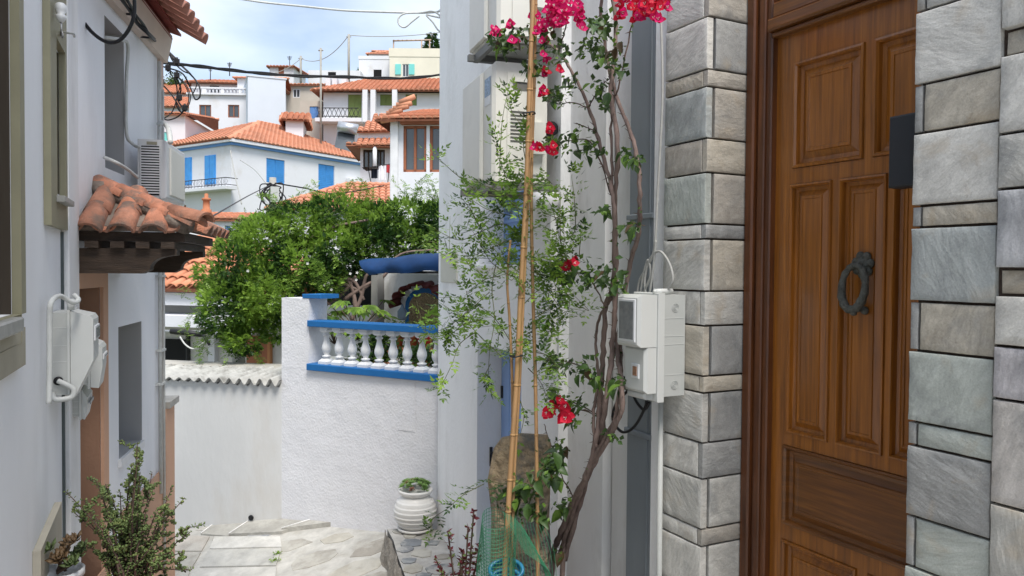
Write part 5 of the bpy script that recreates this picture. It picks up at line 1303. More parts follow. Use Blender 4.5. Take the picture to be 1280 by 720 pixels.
# porch house with laundry behind it
WP, _, up1 = facade(450, 560, 36, 112)
zp0 = WP.z(470, 184); hpv = house('porch house with stepped orange roofs and white column, behind the laundry', WP, 0, up1, zp0, 5, [(454, 187, 467, 212, 'glass', darkwood), (470, 187, 481, 212, 'glass', darkwood)], roof=('shed', .1), wallm=farwhite, overhang=.6, tilew=.28)
m_ = MB(); r1 = [WP.pt(447, 183, .7), WP.pt(500, 182, .7), WP.pt(500, 174, -.6), WP.pt(447, 176, -.6)]; roof_face(m_, r1, .28, .38); m_.build('porch_roof', [mat('roof_valley', (.3, .12, .07)), tilefar], hpv)
wrect(farwhite, 'roof_band', 447, 164, 500, 173, -4.5, -.62, hpv, WP)
m_ = MB(); r1 = [WP.pt(446, 165, -.4), WP.pt(520, 163, -.4), WP.pt(520, 143, -3.4), WP.pt(470, 147, -3.4)]; roof_face(m_, r1, .28, .38); m_.build('upper_roof', [mat('roof_valley', (.3, .12, .07)), tilefar], hpv)
m_ = MB(); m_.tube([WP.pt(468.5, 183, .6), WP.pt(468.5, 214, .6)], .10, 8); m_.build('column', farwhite, hpv)
for k, (px, py, w_, h2, mt, lb) in enumerate(((468, 211, 8, 12, clothd, 'dark navy laundry hanging on the porch rack'), (478, 207, 9, 18, cloth, 'white cloth hanging on the porch rack'), (485, 206, 4, 10, clothr, 'red cloth at the end of the porch rack'))):
    m_ = MB(); a = at(px-w_/2, py, 33); vs = []
    for i in range(7):
        for j in range(4):
            vs.append(at(px-w_/2+w_*i/6, py+h2*j/3+rf.uniform(-.5, .5), 33+.08*math.sin(i*2)))
    fs = [(i*4+j, (i+1)*4+j, (i+1)*4+j+1, i*4+j+1) for i in range(6) for j in range(3)]; m_.add(vs, fs, 0, True); m_.build('laundry', mt, None, lb, 'laundry', 'laundry on the porch')
m_ = MB(); m_.tube([at(455, 210, 33), at(489, 205, 33)], .02, 5); m_.tube([at(460, 209, 33), at(466, 240, 33)], .02, 5); m_.tube([at(487, 206, 33), at(484, 235, 33)], .02, 5)
m_.quad(at(452, 209, 33), at(470, 208, 32.6), at(474, 212, 33.4), at(458, 214, 33.4)); m_.build('drying_rack', ironplain, None, 'dark folding rack carrying laundry beside the blue shuttered house', 'rack')
# nearer roof in front (350..487, 228..262)
WR_, _, ur1 = facade(352, 487, 29, 108)
zr_ = WR_.z(380, 262); hr = house('low white house with faded orange roof directly behind the green canopy', WR_, -.3, ur1, zr_, 5.5, (), roof=('hip', 1.3, 2.8, .02), overhang=.25, tilew=.26)
# ridge wall with chimney (240..293, 235..275)
WK, _, uk1 = facade(230, 291, 24, 110)
zk_ = WK.z(250, 274); hk = house('narrow white house with tiled coping and terracotta chimney left of the pole', WK, 0, uk1, zk_, 3, [(281, 282, 288, 291, bluetrim)], roof=('shed', .35), overhang=.12, tilew=.2)
p = WK.pt(258, 262, -.6); m_ = MB(); m_.lathe(p, [(.16, -.3), (.16, 0), (.11, .02), (.10, .28), (.14, .30), (.14, .36), (.06, .38), (.06, .50), (.02, .52)], 12); m_.build('chimney', terra, hk)
# white house with balustraded roof terrace
WT, _, ut1 = facade(237, 309, 60, 114)
zt_w = WT.z(270, 119); ht = house('white house with small brown windows and white roof balustrade, behind the blue shuttered house', WT, 0, ut1, zt_w, 9, [(249, 131, 264, 147, 'glass', winwood), (285, 131, 299, 147, 'glass', winwood)], wallm=farwhite)
m_ = MB(); zz1 = WT.z(270, 109); m_.wbox(WT, 0, ut1, zz1-.12, zz1, -.2, .05); m_.wbox(WT, -.15, ut1, zt_w, zt_w+.15, -.3, .2)
k = .2
while k < ut1: m_.tube([WT.P(k, zt_w+.15, -.08), WT.P(k, zt_w+.4, -.08), WT.P(k, zz1-.12, -.08)], [.06, .09, .05], 6); k += .27
m_.wbox(WT, ut1*.22, ut1*.30, zt_w+.15, zz1-.001, -.2, .03); m_.wbox(WT, ut1*.55, ut1*.60, zt_w+.15, zz1-.001, -.2, .03); m_.build('roof_balustrade', farwhite, ht)
WT2, _, ut2 = facade(297, 338, 66, 114); h2_ = house('upper white block with one window and low orange roof, right of the roof balustrade', WT2, 0, ut2, WT2.z(315, 98), 7, [(320, 102, 332, 114, 'glass', winwood)], roof=('hip', .9), overhang=.3, tilew=.35)
WT3, _, ut3 = facade(310, 357, 58, 95); h3_ = house('tall plain bluish-white gable wall beside the white balustraded house', WT3, 0, ut3, WT3.z(330, 97), 7, (), wallm=mat('bluish_wall', (.58, .64, .70), .85, .04, .5), parapet=.1)
WT4, _, ut4 = facade(240, 300, 72, 112); house('house with long orange roof just above the roof balustrade', WT4, 0, ut4, WT4.z(270, 105), 7, [(262, 107, 274, 118, 'glass', darkwood)], roof=('hip', 1.1, 1.5), tilew=.4, overhang=.5)
for (px0, px1, d, hd_, ey, dep, rf_, lb, wn_) in ((160, 246, 74, 112, 117, 9, ('hip', 1.9, 1.0), 'far house with orange roof behind the cable tangle, highest on the left', ()),
        (150, 238, 62, 112, 134, 8, ('hip', 1.6, .5), 'house with orange roof below the highest one on the left, behind the cables', ()),
        (150, 232, 47, 112, 143, 6, ('shed', .9), 'white house with tiled edge, lowest behind the cable tangle', [(203, 165, 213, 176, turq)]),
        (357, 408, 72, 118, 107, 8, ('shed', .6), 'beige house with white framed window, left of the green shuttered house', [(366, 111, 375, 122, 'glass', farwhite)]),
        (337, 367, 86, 117, 84, 5, ('shed', .5), 'small far white cabin with brown door on the skyline', [(348, 84, 355, 92, winwood)]),
        (375, 402, 56, 120, 126, 5, None, 'small white house with pale blue window below the beige house', [(387, 133, 398, 148, bluetrim)]),
        (-60, 60, 60, 104, 150, 8, ('hip', 1.6), 'white hillside house with orange roof, lowest of those beyond the left alley houses', ()),
        (60, 130, 78, 106, 118, 8, ('hip', 1.6), 'hillside house with orange roof standing higher up beyond the left alley houses', ()),
        (-220, -100, 70, 100, 130, 9, ('hip', 1.8), 'farthest left hillside house with orange roof', ()),
        (357, 379, 50, 106, 151, 3, ('hip', .7, .02), 'small orange roofed house tucked right of the plain bluish wall', ()),
        (385, 450, 92, 117, 88, 7, None, 'far white flat-roofed house on the skyline behind the black cable', [(410, 90, 420, 95, dark)]),
        ):
    W, _, u1 = facade(px0, px1, d, hd_); house(lb, W, 0, u1, W.z((px0+px1)/2, ey), dep, wn_, roof=rf_, tilew=.36, wallm=(beige if 'beige' in lb else farwhite), name='beige_house' if 'beige' in lb else 'white_house')
# green shuttered long house
WG, _, ug1 = facade(404, 580, 54, 118)
zg = WG.z(470, 116)
hg = house('long house with green shutters, white columns and iron balcony under a wide orange roof', WG, 0, ug1, zg, 8, [(435, 118, 452, 147, greensh), (475, 118, 490, 132, greensh), (507, 118, 521, 132, greensh)], roof=('hip', 1.9, 3.2, .02), tilew=.34, overhang=.7)
for px in (456, 466, 493): wrect(farwhite, 'column', px-3, 112, px+3, 152, .5, .9, hg, WG)
m_ = MB(); zb = WG.z(430, 151); m_.wbox(WG, -.3, WG.u(456, 140), zb-.25, zb, .001, 1.1); o = m_.build('balcony', farwhite, hg)
m_ = MB(); zrr = WG.z(430, 135, 1.0)
for zq_ in (zb+.12, zrr): m_.tube([WG.P(-.2, zq_, 1.0), WG.P(WG.u(452, 140), zq_, 1.0)], .03, 4)
k = -.2
while k < WG.u(452, 140): m_.tube([WG.P(k, zb, 1.0), WG.P(k+.3, zrr, 1.0)], .018, 4); m_.tube([WG.P(k+.3, zb, 1.0), WG.P(k, zrr, 1.0)], .018, 4); k += .3
m_.build('balcony_railing', ironplain, o)
for px in (410, 418, 430): wrect(farwhite, 'chimney', px-3, 97, px+3, 112, -3, -2.3, hg, WG)
# cream pergola house on the skyline
WH, _, uh1 = facade(486, 548, 92, 117)
zh_ = WH.z(515, 71); hh = house('cream house with turquoise shutters and roof pergola on the skyline', WH, 0, uh1, zh_, 8, [(503, 80, 511, 96, 'glass', farwhite)], wallm=cream, parapet=1.0, name='cream_house')
for px in (498, 515): wrect(turq, 'shutter', px-4, 80, px+3, 93, .01, .12, hh, WH)
m_ = MB()
for px in (492, 527, 537):
    for o_ in (-1, -5): m_.tube([WH.pt(px, 72, o_), WH.pt(px, 50, o_)], .09, 4)
for k in range(9): m_.tube([WH.pt(492+k*5.5, 50, -.7), WH.pt(492+k*5.5, 50, -6)+Vector((0, 0, 0))], .08, 4)
m_.tube([WH.pt(491, 51, -1), WH.pt(539, 50, -1)], .1, 4); m_.build('pergola', mat('pergola_wood', (.45, .33, .25), .8), hh)
WH2, _, uh2 = facade(448, 486, 94, 117); hw = house('white house with dark garage window, left of the cream house on the skyline', WH2, 0, uh2, WH2.z(467, 74), 8, [(467, 87, 477, 96, dark)], wallm=farwhite, parapet=.4)
WH3, _, uh3 = facade(460, 488, 100, 117); house('small orange roof peeking above the skyline white house', WH3, 0, uh3, WH3.z(475, 68), 6, (), roof=('hip', 1.3), tilew=.5)
# solar heater
p = at(433, 182, 40); sh = thing('solar_heater', p, 'solar water heater with silver tank on the roof edge right of the blue house roof', 'solar heater')
m_ = MB(); m_.tube([at(423, 158, 40), at(447, 162, 40)], .28, 12); m_.build('tank', silver, sh)
m_ = MB(); m_.hexa([at(418, 184, 39.5), at(440, 190, 39.5), at(440, 190, 39.6), at(418, 184, 39.6), at(422, 163, 40.2), at(444, 167, 40.2), at(444, 167, 40.3), at(422, 163, 40.3)]); m_.build('panel', glass, sh)
m_ = MB(); m_.tube([at(426, 162, 40.3), at(426, 188, 40.6)], .04, 5); m_.tube([at(443, 164, 40.3), at(443, 192, 40.6)], .04, 5); m_.tube([at(426, 164, 40.3), at(443, 190, 40.6)], .03, 5); m_.build('stand', silver, sh)
# far trees on the skyline
m_ = MB(); t_ = thing('pine_tree', at(540, 96, 105), 'dark Norfolk pine on the skyline behind the cream house', 'tree')
MB().tube([at(540, 96, 105), at(540, 70, 105), at(540, 41, 105)], [.3, .2, .05], 6).build('trunk', barkd, t_)
for (yy, rr_) in ((68, 11), (60, 9), (52, 6), (46, 3)):
    for k in range(int(rr_*30)):
        a = rf.uniform(0, 6.28); q = math.sqrt(rf.random())*rr_/F*105; c = at(540, yy, 105)+Vector((math.cos(a)*q, math.sin(a)*q, rf.uniform(-.35, .35)-q*.1)); leaf(m_, c, Vector((math.cos(a), math.sin(a), .2)), .6, .4, 0)
m_.build('crown', lf3, t_)
for (px, py, rr_, d, lb) in ((547, 74, 8, 100, 'dark round tree beside the cream house on the skyline'), (217, 104, 12, 78, 'small green tree among the roofs behind the cable tangle'), (450, 88, 4, 98, 'little dark shrub at the left end of the skyline white house')):
    t_ = thing('far_tree', at(px, py+rr_, d), lb, 'tree'); m_ = MB(); R_ = rr_/F*d
    for k in range(700):
        v = Vector((rf.gauss(0, .45), rf.gauss(0, .45), rf.gauss(0, .4)))*R_; leaf(m_, at(px, py, d)+v, Vector((rf.uniform(-1, 1), rf.uniform(-1, 1), rf.uniform(-.5, 1))), R_*.22, .6, rf.choice((0, 1)))
    m_.build('crown', [lf3, lf1], t_); MB().tube([at(px, py+rr_*1.6, d), at(px, py, d)], .2, 6).build('trunk', barkd, t_)
for (px, y0, y1, d, lb) in ((287, 78, 92, 66, 'thin television antenna on the roof above the balustrade'), (263, 84, 100, 72, 'short television antenna left of the taller one on the long orange roof'), (362, 70, 84, 86, 'small antenna beside the far white cabin')):
    t_ = thing('antenna', at(px, y1, d), lb, 'antenna'); m_ = MB(); m_.tube([at(px, y1+3, d), at(px, y0, d)], .04, 4)
    for k in range(4): m_.tube([at(px-3+k*.4, y0+1+k*1.2, d), at(px+3-k*.4, y0+1+k*1.2, d)], .025, 4)
    m_.build('mast', ironplain, t_)
# far poles
for (px, y0, y1, d, lb) in ((436, 43, 95, 80, 'tall thin skyline pole beside the far white house'), (376, 70, 96, 85, 'thin pole on the skyline above the beige house'), (401, 60, 166, 50, 'grey metal pole in front of the green shuttered house')):
    t_ = thing('utility_pole', at(px, y1, d), lb, 'pole'); MB().tube([at(px, y1+14, d), at(px, y0, d)], .13 if d > 60 else .07, 6).build('pole', polem, t_)
    MB().tube([at(px-3, y0+3, d), at(px+3, y0+3, d)], .05, 4).build('crossarm', polem, t_)
def sag(a, b, s, n=10): return [a.lerp(b, k/n)-Vector((0, 0, s*4*(k/n)*(1-k/n))) for k in range(n+1)]
wire(sag(at(436, 44, 80), at(376, 73, 85), 1.2), .04, 'thin wire sagging between the two skyline poles', greycable)
wire(sag(at(436, 44, 80), at(560, 39, 80), .3), .04, 'thin wire leaving the tall skyline pole to the right', greycable)
wire(sag(at(376, 73, 85), at(330, 92, 85), .5), .035, 'thin wire running left from the skyline pole', greycable)

# ------------------------------------------------------------------ concrete pole with cables
pt_ = at(341, 222, 23); po = thing('utility_pole', at(342, 330, 23), 'weathered concrete utility pole standing in the canopy in front of the blue house', 'pole')
MB().tube([at(342, 400, 23), at(341, 300, 23), at(341, 222, 23)], [.15, .13, .10], 10).build('pole', polem, po)
m_ = MB()
for k in range(14):
    a = rf.uniform(0, 6.28); c = at(341, 232+rf.uniform(-4, 16), 22.8)
    m_.tube(spline([at(341, 231, 22.8), at(341+rf.uniform(-16, 16), 236+rf.uniform(-6, 12), 22.8), at(341+rf.uniform(-18, 20), 246+rf.uniform(-8, 18), 22.8), at(341+rf.uniform(-6, 6), 258, 22.8)], 5), .018, 4)
m_.build('cable_tangle', black, po)
m_ = MB(); m_.box(pt_.x-.12, pt_.x+.12, pt_.y-.35, pt_.y-.12, pt_.z-.75, pt_.z-.3); m_.build('junction_box', plast2, po)
wire([at(338, 231, 22.8), at(310, 245, 18), at(275, 265, 12), at(262, 272, 9), at(240, 283, 6)], .012, 'black cable from the concrete pole down to the tiled hood', black)
wire([at(344, 229, 22.8), at(380, 235, 24), at(420, 242, 26), at(480, 232, 28)], .022, 'black cable sagging right from the concrete pole', black)
wire([at(288, 188, 41), at(293, 215, 40), at(302, 255, 38)], .03, 'thin wire running down the corner of the blue shuttered house', greycable)
wire([at(300, 200, 41), at(318, 212, 36), at(334, 231, 24)], .02, 'thin wire from the blue house wall to the concrete pole', greycable)
# main black twisted cable across the alley
ca = [(196, 78), (220, 80), (250, 83), (290, 88), (330, 92), (380, 95), (430, 96), (480, 98), (520, 97), (560, 92)]
mc = thing('cable', W4.P(U4E, 3.2, .05), 'thick black twisted cable crossing the sky from the left house to the right', 'cable')
for ph in range(3):
    pts = []
    for i, (a, b) in enumerate(ca):
        d = 6.9+i*.25; pts.append(at(a, b, d)+Vector((0, .0, .012*math.sin(i*2.6+ph*2.1)))+RT*.0)
    q = MB().tube(spline(pts, 8), .010, 6); q.build('strand', black, mc)
# bundle along the left house eave
bd = thing('cable_bundle', W4.P(1.5, 3.4, .1), 'bundle of black cables running along the cornice of the left house', 'cable')
for k in range(5):
    pts = []
    for (a, b) in ((152, -8), (165, 12), (175, 28), (188, 45), (197, 52), (207, 62), (222, 78)):
        oo = .15
        pts.append(W4.pt(a, b, oo)+Vector((rf.uniform(-.02, .02), rf.uniform(-.02, .02), rf.uniform(-.018, .018))) if a < 194 else at(a, b, 6.7)+Vector((rf.uniform(-.01, .01), 0, rf.uniform(-.01, .01))))
    q = MB().tube(spline(pts, 6), .009, 5); q.build('strand', black, bd)
for (a, b) in ((160, 18), (182, 47)):
    q = MB().tube([W4.pt(a-8, b-1, 0), W4.pt(a+4, b, .1)], .008, 5); q.build('hook', black, bd)
tg = thing('cable_tangle', at(220, 100, 6.7), 'tangle of black cables with clamps hanging at the corner of the left house', 'cable')
loops = [[(207, 64), (203, 80), (198, 92), (200, 103)], [(207, 64), (211, 82), (215, 95), (221, 100)], [(200, 103), (212, 115), (222, 130), (226, 140), (232, 136)], [(222, 78), (235, 90), (248, 105), (250, 120), (244, 124), (238, 110), (228, 92), (210, 85), (198, 82)],
         [(221, 95), (232, 105), (238, 120), (235, 133), (226, 140), (220, 128), (224, 112), (228, 100)], [(197, 80), (215, 90), (232, 108), (236, 125), (230, 138)], [(221, 98), (226, 112), (222, 124), (228, 134)], [(210, 63), (216, 76), (228, 88), (238, 92)],
         [(232, 136), (222, 146), (210, 150), (202, 148), (198, 156)], [(195, 63), (203, 65), (210, 66)], [(212, 90), (220, 104), (221, 122), (215, 140), (205, 148)], [(225, 80), (232, 86), (238, 92), (246, 104), (241, 118)]]
for pl in loops:
    pts = [at(a, b, 6.65+rf.uniform(-.05, .05)) for a, b in pl]; MB().tube(spline(pts, 7), rf.uniform(.0045, .0075), 5).build('strand', black, tg)
for (a, b) in ((206, 62), (221, 77), (202, 102), (221, 94), (231, 135), (210, 85), (224, 122)):
    c = at(a, b, 6.62); m_ = MB(); m_.box(c.x-.022, c.x+.022, c.y-.02, c.y+.02, c.z-.02, c.z+.02); m_.tube([c+Vector((0, 0, -.03)), c+Vector((0, 0, .035))], .012, 6); m_.build('clamp', black, tg)
# black loop in the near-left
wire([W3.pt(88, -30, .10), at(92, 0, 4.4), at(103, 25, 4.4), at(118, 43, 4.4), at(135, 53, 4.4), at(150, 50, 4.4), at(162, 35, 4.4), at(168, 15, 4.4), at(167, -15, 4.4)], .0105, 'thick black cable hanging in a loop at the top left', black, n=8)
# white cable top
wt = thing('cable', at(545, 15, 7.6), 'white cable crossing the sky at the top with a hooked loop at the house corner', 'cable')
pts = [at(a, b, 8.4-.08*i) for i, (a, b) in enumerate(((290, -3), (330, 3), (380, 8), (430, 13), (480, 15), (520, 16), (545, 15), (551, 12)))]
MB().tube(spline(pts, 6), .011, 6).build('strand', whitecable, wt)
pts = [at(a, b, 7.85) for a, b in ((524, 20), (515, 27), (506, 34), (499, 31), (498, 23), (506, 17), (525, 16), (540, 14), (548, 18), (550, 22), (540, 20), (533, 19), (541, 28), (548, 38), (555, 40), (558, 30), (558, 22))]
MB().tube(spline(pts, 6), .009, 6).build('strand', whitecable, wt)
pts = [at(a, b, 7.7) for a, b in ((550, 15), (556, 8), (562, 0), (566, -8))]
MB().tube(spline(pts, 6), .014, 6).build('strand', whitecable, wt)

# ------------------------------------------------------------------ ledge, white pot
lg = thing('stone_ledge', W2.P(2.5, -1.4, .4), 'rough stone ledge along the white house carrying the ribbed pot', 'ledge')
zl_ = -1.04
pe = [atz(484, 661, zl_), atz(492, 676, zl_), atz(497, 695, zl_), atz(507, 722, zl_), atz(540, 800, zl_)]
pw_ = [W2.P(u, zl_, .0) for u in (.6, 1.6, 2.6, 3.15)]
top_ = pe+pw_+[Vector((W2.P(3.15, zl_, 0)+ (pe[0]-W2.P(3.15, zl_, 0))*.5))]
top_ = pe + pw_
m_ = MB().poly(top_ if True else top_[::-1], .12); m_.build('ledge_top', mat('grey_ledge_top', (.37, .36, .34), .9, .25, 7, .6, 30, stain=(.50, .49, .45), sscale=4, samt=.6), lg, recalc=True)
m_ = MB(); vs = []; fs = []; nn_ = 28
edge = spline(pe, 7)
for i, p in enumerate(edge):
    for j in range(8):
        q = p+Vector((-1, -.3, 0)).normalized()*(.02+.13*j/7+.04*noise.noise(Vector((p.x*6, p.y*6, j*1.7)))+.015*j/7); q.z = zl_+.002-.085*j; vs.append(q)
for i in range(len(edge)-1):
    for j in range(7): a = i*8+j; fs.append((a, a+1, a+9, a+8))
for i in range(len(edge)-1): 
    pass
m_.add(vs, fs, 0, False); m_.build('ledge_side', ledgestone, lg)
rl = random.Random(8)
pl2 = []
for k in range(900):
    px = rl.uniform(484, 580); py = rl.uniform(655, 735); p = atz(px, py, zl_+.008)
    ok = (p.x-W2.o[0])*W2.n[0]+(p.y-W2.o[1])*W2.n[1]
    # inside ledge: right of the edge line
    ex = min(edge, key=lambda e: abs(e.y-p.y)).x
    r_ = rl.uniform(.07, .15)
    if ok < r_+.03 or p.x < ex+r_*.9 or any(math.hypot(p.x-a, p.y-b) < (r_+c)*.8 for a, b, c in pl2): continue
    pl2.append((p.x, p.y, r_)); n = rl.randint(5, 8); pts = []
    for q in range(n): a = 2*math.pi*q/n+rl.uniform(-.2, .2); s_ = r_*rl.uniform(.8, 1.05); pts.append(Vector((p.x+math.cos(a)*s_, p.y+math.sin(a)*s_, zl_+.010)))
    o = MB().poly(pts, .012).build('flagstone', flag, lg); o.color = (*[c*.85 for c in rl.choice(fcol)], 1)
    if len(pl2) > 40: break
pc = atz(519, 662, zl_+.01); pot = thing('ribbed_pot', pc, 'white ribbed round pot of succulents on the ledge at the house corner', 'plant pot')
R0 = .205; prof = []
hgt = .40
raw = [(.0, .115), (.03, .14), (.10, .175), (.2, .20), (.3, .21), (.4, .205), (.5, .195), (.62, .175), (.75, .15)]
for k in range(61):
    t = k/60; rr_ = .128+.080*math.sin(math.pi*min(1, t*1.0))**.75 ; saw = (t*7) % 1
    prof.append((rr_+.012*saw*(1 if t < .85 else 0), hgt*.82*t))
prof += [(.145, hgt*.84), (.16, hgt*.88), (.172, hgt*.93), (.168, hgt*.97), (.150, hgt*.97), (.145, hgt*.90)]
MB().lathe(pc+Vector((0, 0, .025)), prof, 32).build('pot', potw, pot)
MB().lathe(pc, [(.13, 0), (.175, .012), (.18, .035), (.165, .035), (.15, .028)], 28).build('saucer', potw, pot)
def rosette(m_, c, r_, n, mi, upv=Vector((0, 0, 1)), el0=.2, wd=.42):
    a1 = upv.orthogonal().normalized(); a2 = upv.cross(a1)
    for k in range(n):
        a = k*2.399; t = k/n; el = el0+1.1*t; l_ = r_*(1-.55*t)
        d = (a1*math.cos(a)+a2*math.sin(a))*math.cos(el)+upv*math.sin(el); s_ = d.cross(upv).normalized()*l_*wd*.5; nn = s_.cross(d).normalized()
        if nn.dot(upv) < 0: nn = -nn
        th_ = l_*.09
        m_.add([c, c+d*l_*.6+s_, c+d*l_+nn*l_*.1, c+d*l_*.6-s_, c+d*l_*.6-nn*th_, c+d*l_*.6+nn*th_*.3], [(0, 1, 5), (1, 2, 5), (2, 3, 5), (3, 0, 5), (0, 4, 1), (1, 4, 2), (2, 4, 3), (3, 4, 0)], mi, True)
m_ = MB()
for k in range(36):
    a = rf.uniform(0, 6.28); q = math.sqrt(rf.random())*.145; rosette(m_, pc+Vector((math.cos(a)*q, math.sin(a)*q, hgt+.02+.07*(1-(q/.15)**2)+rf.uniform(-.01, .02))), rf.uniform(.042, .065), 16, 0 if rf.random() < .78 else 1, Vector((math.cos(a)*q*4, math.sin(a)*q*4, 1)).normalized())
m_.build('succulent', [mat('sempervivum_green', (.19, .33, .09), .5, .3, 9, transl=.1), mat('sempervivum_red', (.24, .11, .07), .5, .3, 9, transl=.1)], pot)

# ------------------------------------------------------------------ right planting bed with bougainvillea, canes, rock, mesh
bed = thing('planting_bed', (2.1, 3.6, -1.2), 'stone edged planting bed at the foot of the white wall', 'planter')
m_ = MB(); m_.box(1.55, 2.45, 2.95, 4.05, -1.4, -.50); m_.build('kerb', ledgestone, bed); MB().box(1.62, 2.40, 3.02, 3.98, -.499, -.46).build('soil', soil, bed)
def spt(px, py, off): return S.pt(px, py, off)
# rock slab
rk = MB(); dR = 4.25; vs = []; fs = []
outl = [(612, 860), (613, 700), (615, 640), (611, 600), (618, 562), (628, 548), (650, 543), (682, 545), (688, 556), (688, 600), (686, 650), (689, 700), (690, 860)]
ctr = at(650, 640, dR); nr, nl = len(outl), 6
rings = []
for (sc_, dd) in ((1, .18), (1.02, .10), (1.0, .03), (.90, -.01), (.6, -.03), (.25, -.035)):
    ring = []
    for (a, b) in outl:
        p = at(650+(a-650)*sc_, min(860, 640+(b-640)*sc_), dR+dd); p += (fw*noise.noise(p*9)*.03+RT*noise.noise(p*13+Vector((3, 0, 0)))*.012); ring.append(p)
    rings.append(ring)
for r_ in rings: vs += r_
for i in range(len(rings)-1):
    for j in range(nr): a = i*nr+j; b = i*nr+(j+1) % nr; fs.append((a, b, b+nr, a+nr))
fs.append(tuple(range((len(rings)-1)*nr, len(rings)*nr))); fs.append(tuple(range(nr-1, -1, -1)))
rk.add(vs, fs, 0, False); rk.build('standing_rock', rock, None, 'tall rough ochre and grey stone slab standing behind the bamboo canes', 'rock', recalc=True)
# green mesh roll
gm = thing('mesh_roll', at(625, 720, 3.9), 'roll of green plastic netting at the foot of the bamboo canes', 'netting')
c0 = at(620, 840, 3.9); top_z = at(620, 646, 3.9).z; bot = c0.z; m_ = MB()
def gp_(a, z_): r_ = .085+.03*((top_z-z_)/(top_z-bot))+.010*math.sin(a*3+z_*9); return Vector((c0.x+r_*math.cos(a)+.12*(top_z-z_)*0, c0.y+r_*math.sin(a), z_+.03*math.sin(a*1.0+.6)))
for k in range(40): a = 2*math.pi*k/40; m_.tube([gp_(a, bot+(top_z-bot)*j/10) for j in range(11)], .0014, 3, cap=False)
for j in range(44): m_.tube([gp_(2*math.pi*k/26, bot+(top_z-bot)*j/43) for k in range(27)], .0014, 3, cap=False)
for k in range(26):
    a0 = rf.uniform(-1.2, .6); 
q0 = at(655, 690, 3.8)
for k in range(24):
    m_.tube(spline([at(628+k*1.2, 640+k*2.2, 3.78), at(650+k*1.6, 655+k*2.6, 3.78), at(672+k*.8, 690+k*2.4, 3.8)], 4), .0013, 3, cap=False); 
for k in range(14):
    m_.tube(spline([at(630+k*4, 640+k*1.5, 3.78), at(634+k*4.5, 690, 3.78), at(642+k*4.2, 740, 3.8)], 4), .0013, 3, cap=False)
m_.build('netting', greenmesh, gm)
bh = thing('hose', at(630, 720, 3.95), 'coiled bright blue hose inside the green netting', 'hose'); m_ = MB()
for k in range(5):
    c = at(630, 722, 3.95)+Vector((rf.uniform(-.02, .02), rf.uniform(-.02, .02), -.02*k+.04)); R_ = .085-.006*k
    m_.tube([c+RT*R_*math.cos(a*math.pi/12)*1.0+(UP*.45+fw*.5)*R_*math.sin(a*math.pi/12) for a in range(25)], .011, 7, cap=False)
m_.build('coil', bluehose, bh)
# bamboo canes
def cane(pts, r, lb):
    t_ = thing('bamboo_cane', pts[0], lb, 'bamboo cane', 'bamboo canes tied together'); P_ = spline(pts, 10); rs_ = []
    for k in range(len(P_)): rs_.append(r*(1-.25*k/len(P_)))
    MB().tube(P_, rs_, 9).build('stem', bamboo, t_)
    nd = MB()
    for k in range(4, len(P_)-1, 5):
        d = (P_[k+1]-P_[k]).normalized()*.004; nd.tube([P_[k]-d*1.5, P_[k]-d*.5, P_[k]+d*.5, P_[k]+d*1.5], [rs_[k]*1.02, rs_[k]*1.16, rs_[k]*1.16, rs_[k]*1.02], 9)
    nd.build('nodes', mat('bamboo_node', (.32, .19, .08), .6), t_, kind='stuff')
dC = 3.85
cane([at(a, b, dC) for a, b in ((622, 850), (633, 680), (638, 590), (646, 470), (651, 360), (658, 230), (662, 100), (667, -10), (670, -60))], .0145, 'thickest bamboo cane leaning from the netting to the top of the photo')
cane([at(a, b, dC+.03) for a, b in ((632, 850), (640, 680), (643, 590), (650, 470), (655, 360), (661, 230), (665, 100), (663, -10), (662, -60))], .008, 'thin bamboo cane tied close behind the thickest cane')
cane([at(a, b, dC+.08) for a, b in ((672, 850), (672, 680), (671, 590), (669, 470), (666, 360), (664, 230), (668, 100), (669, 40), (671, -40))], .0105, 'straight bamboo cane on the right, in front of the stone slab')
cane([at(a, b, dC+.05) for a, b in ((641, 545), (640, 470), (637, 400), (634, 350), (638, 300))], .008, 'short dark twisted cane left of the thick one')
m_ = MB()
for (px, py) in ((661, 142), (645, 445)):
    c = at(px, py, dC); m_.tube([c+RT*.032*math.cos(a*math.pi/8)+fw*.035*math.sin(a*math.pi/8)+UP*.003*math.sin(a) for a in range(17)], .004, 5, cap=False)
m_.build('wire_tie', ironplain, None, 'dark wire ties wrapped round the bamboo canes', 'wire tie')

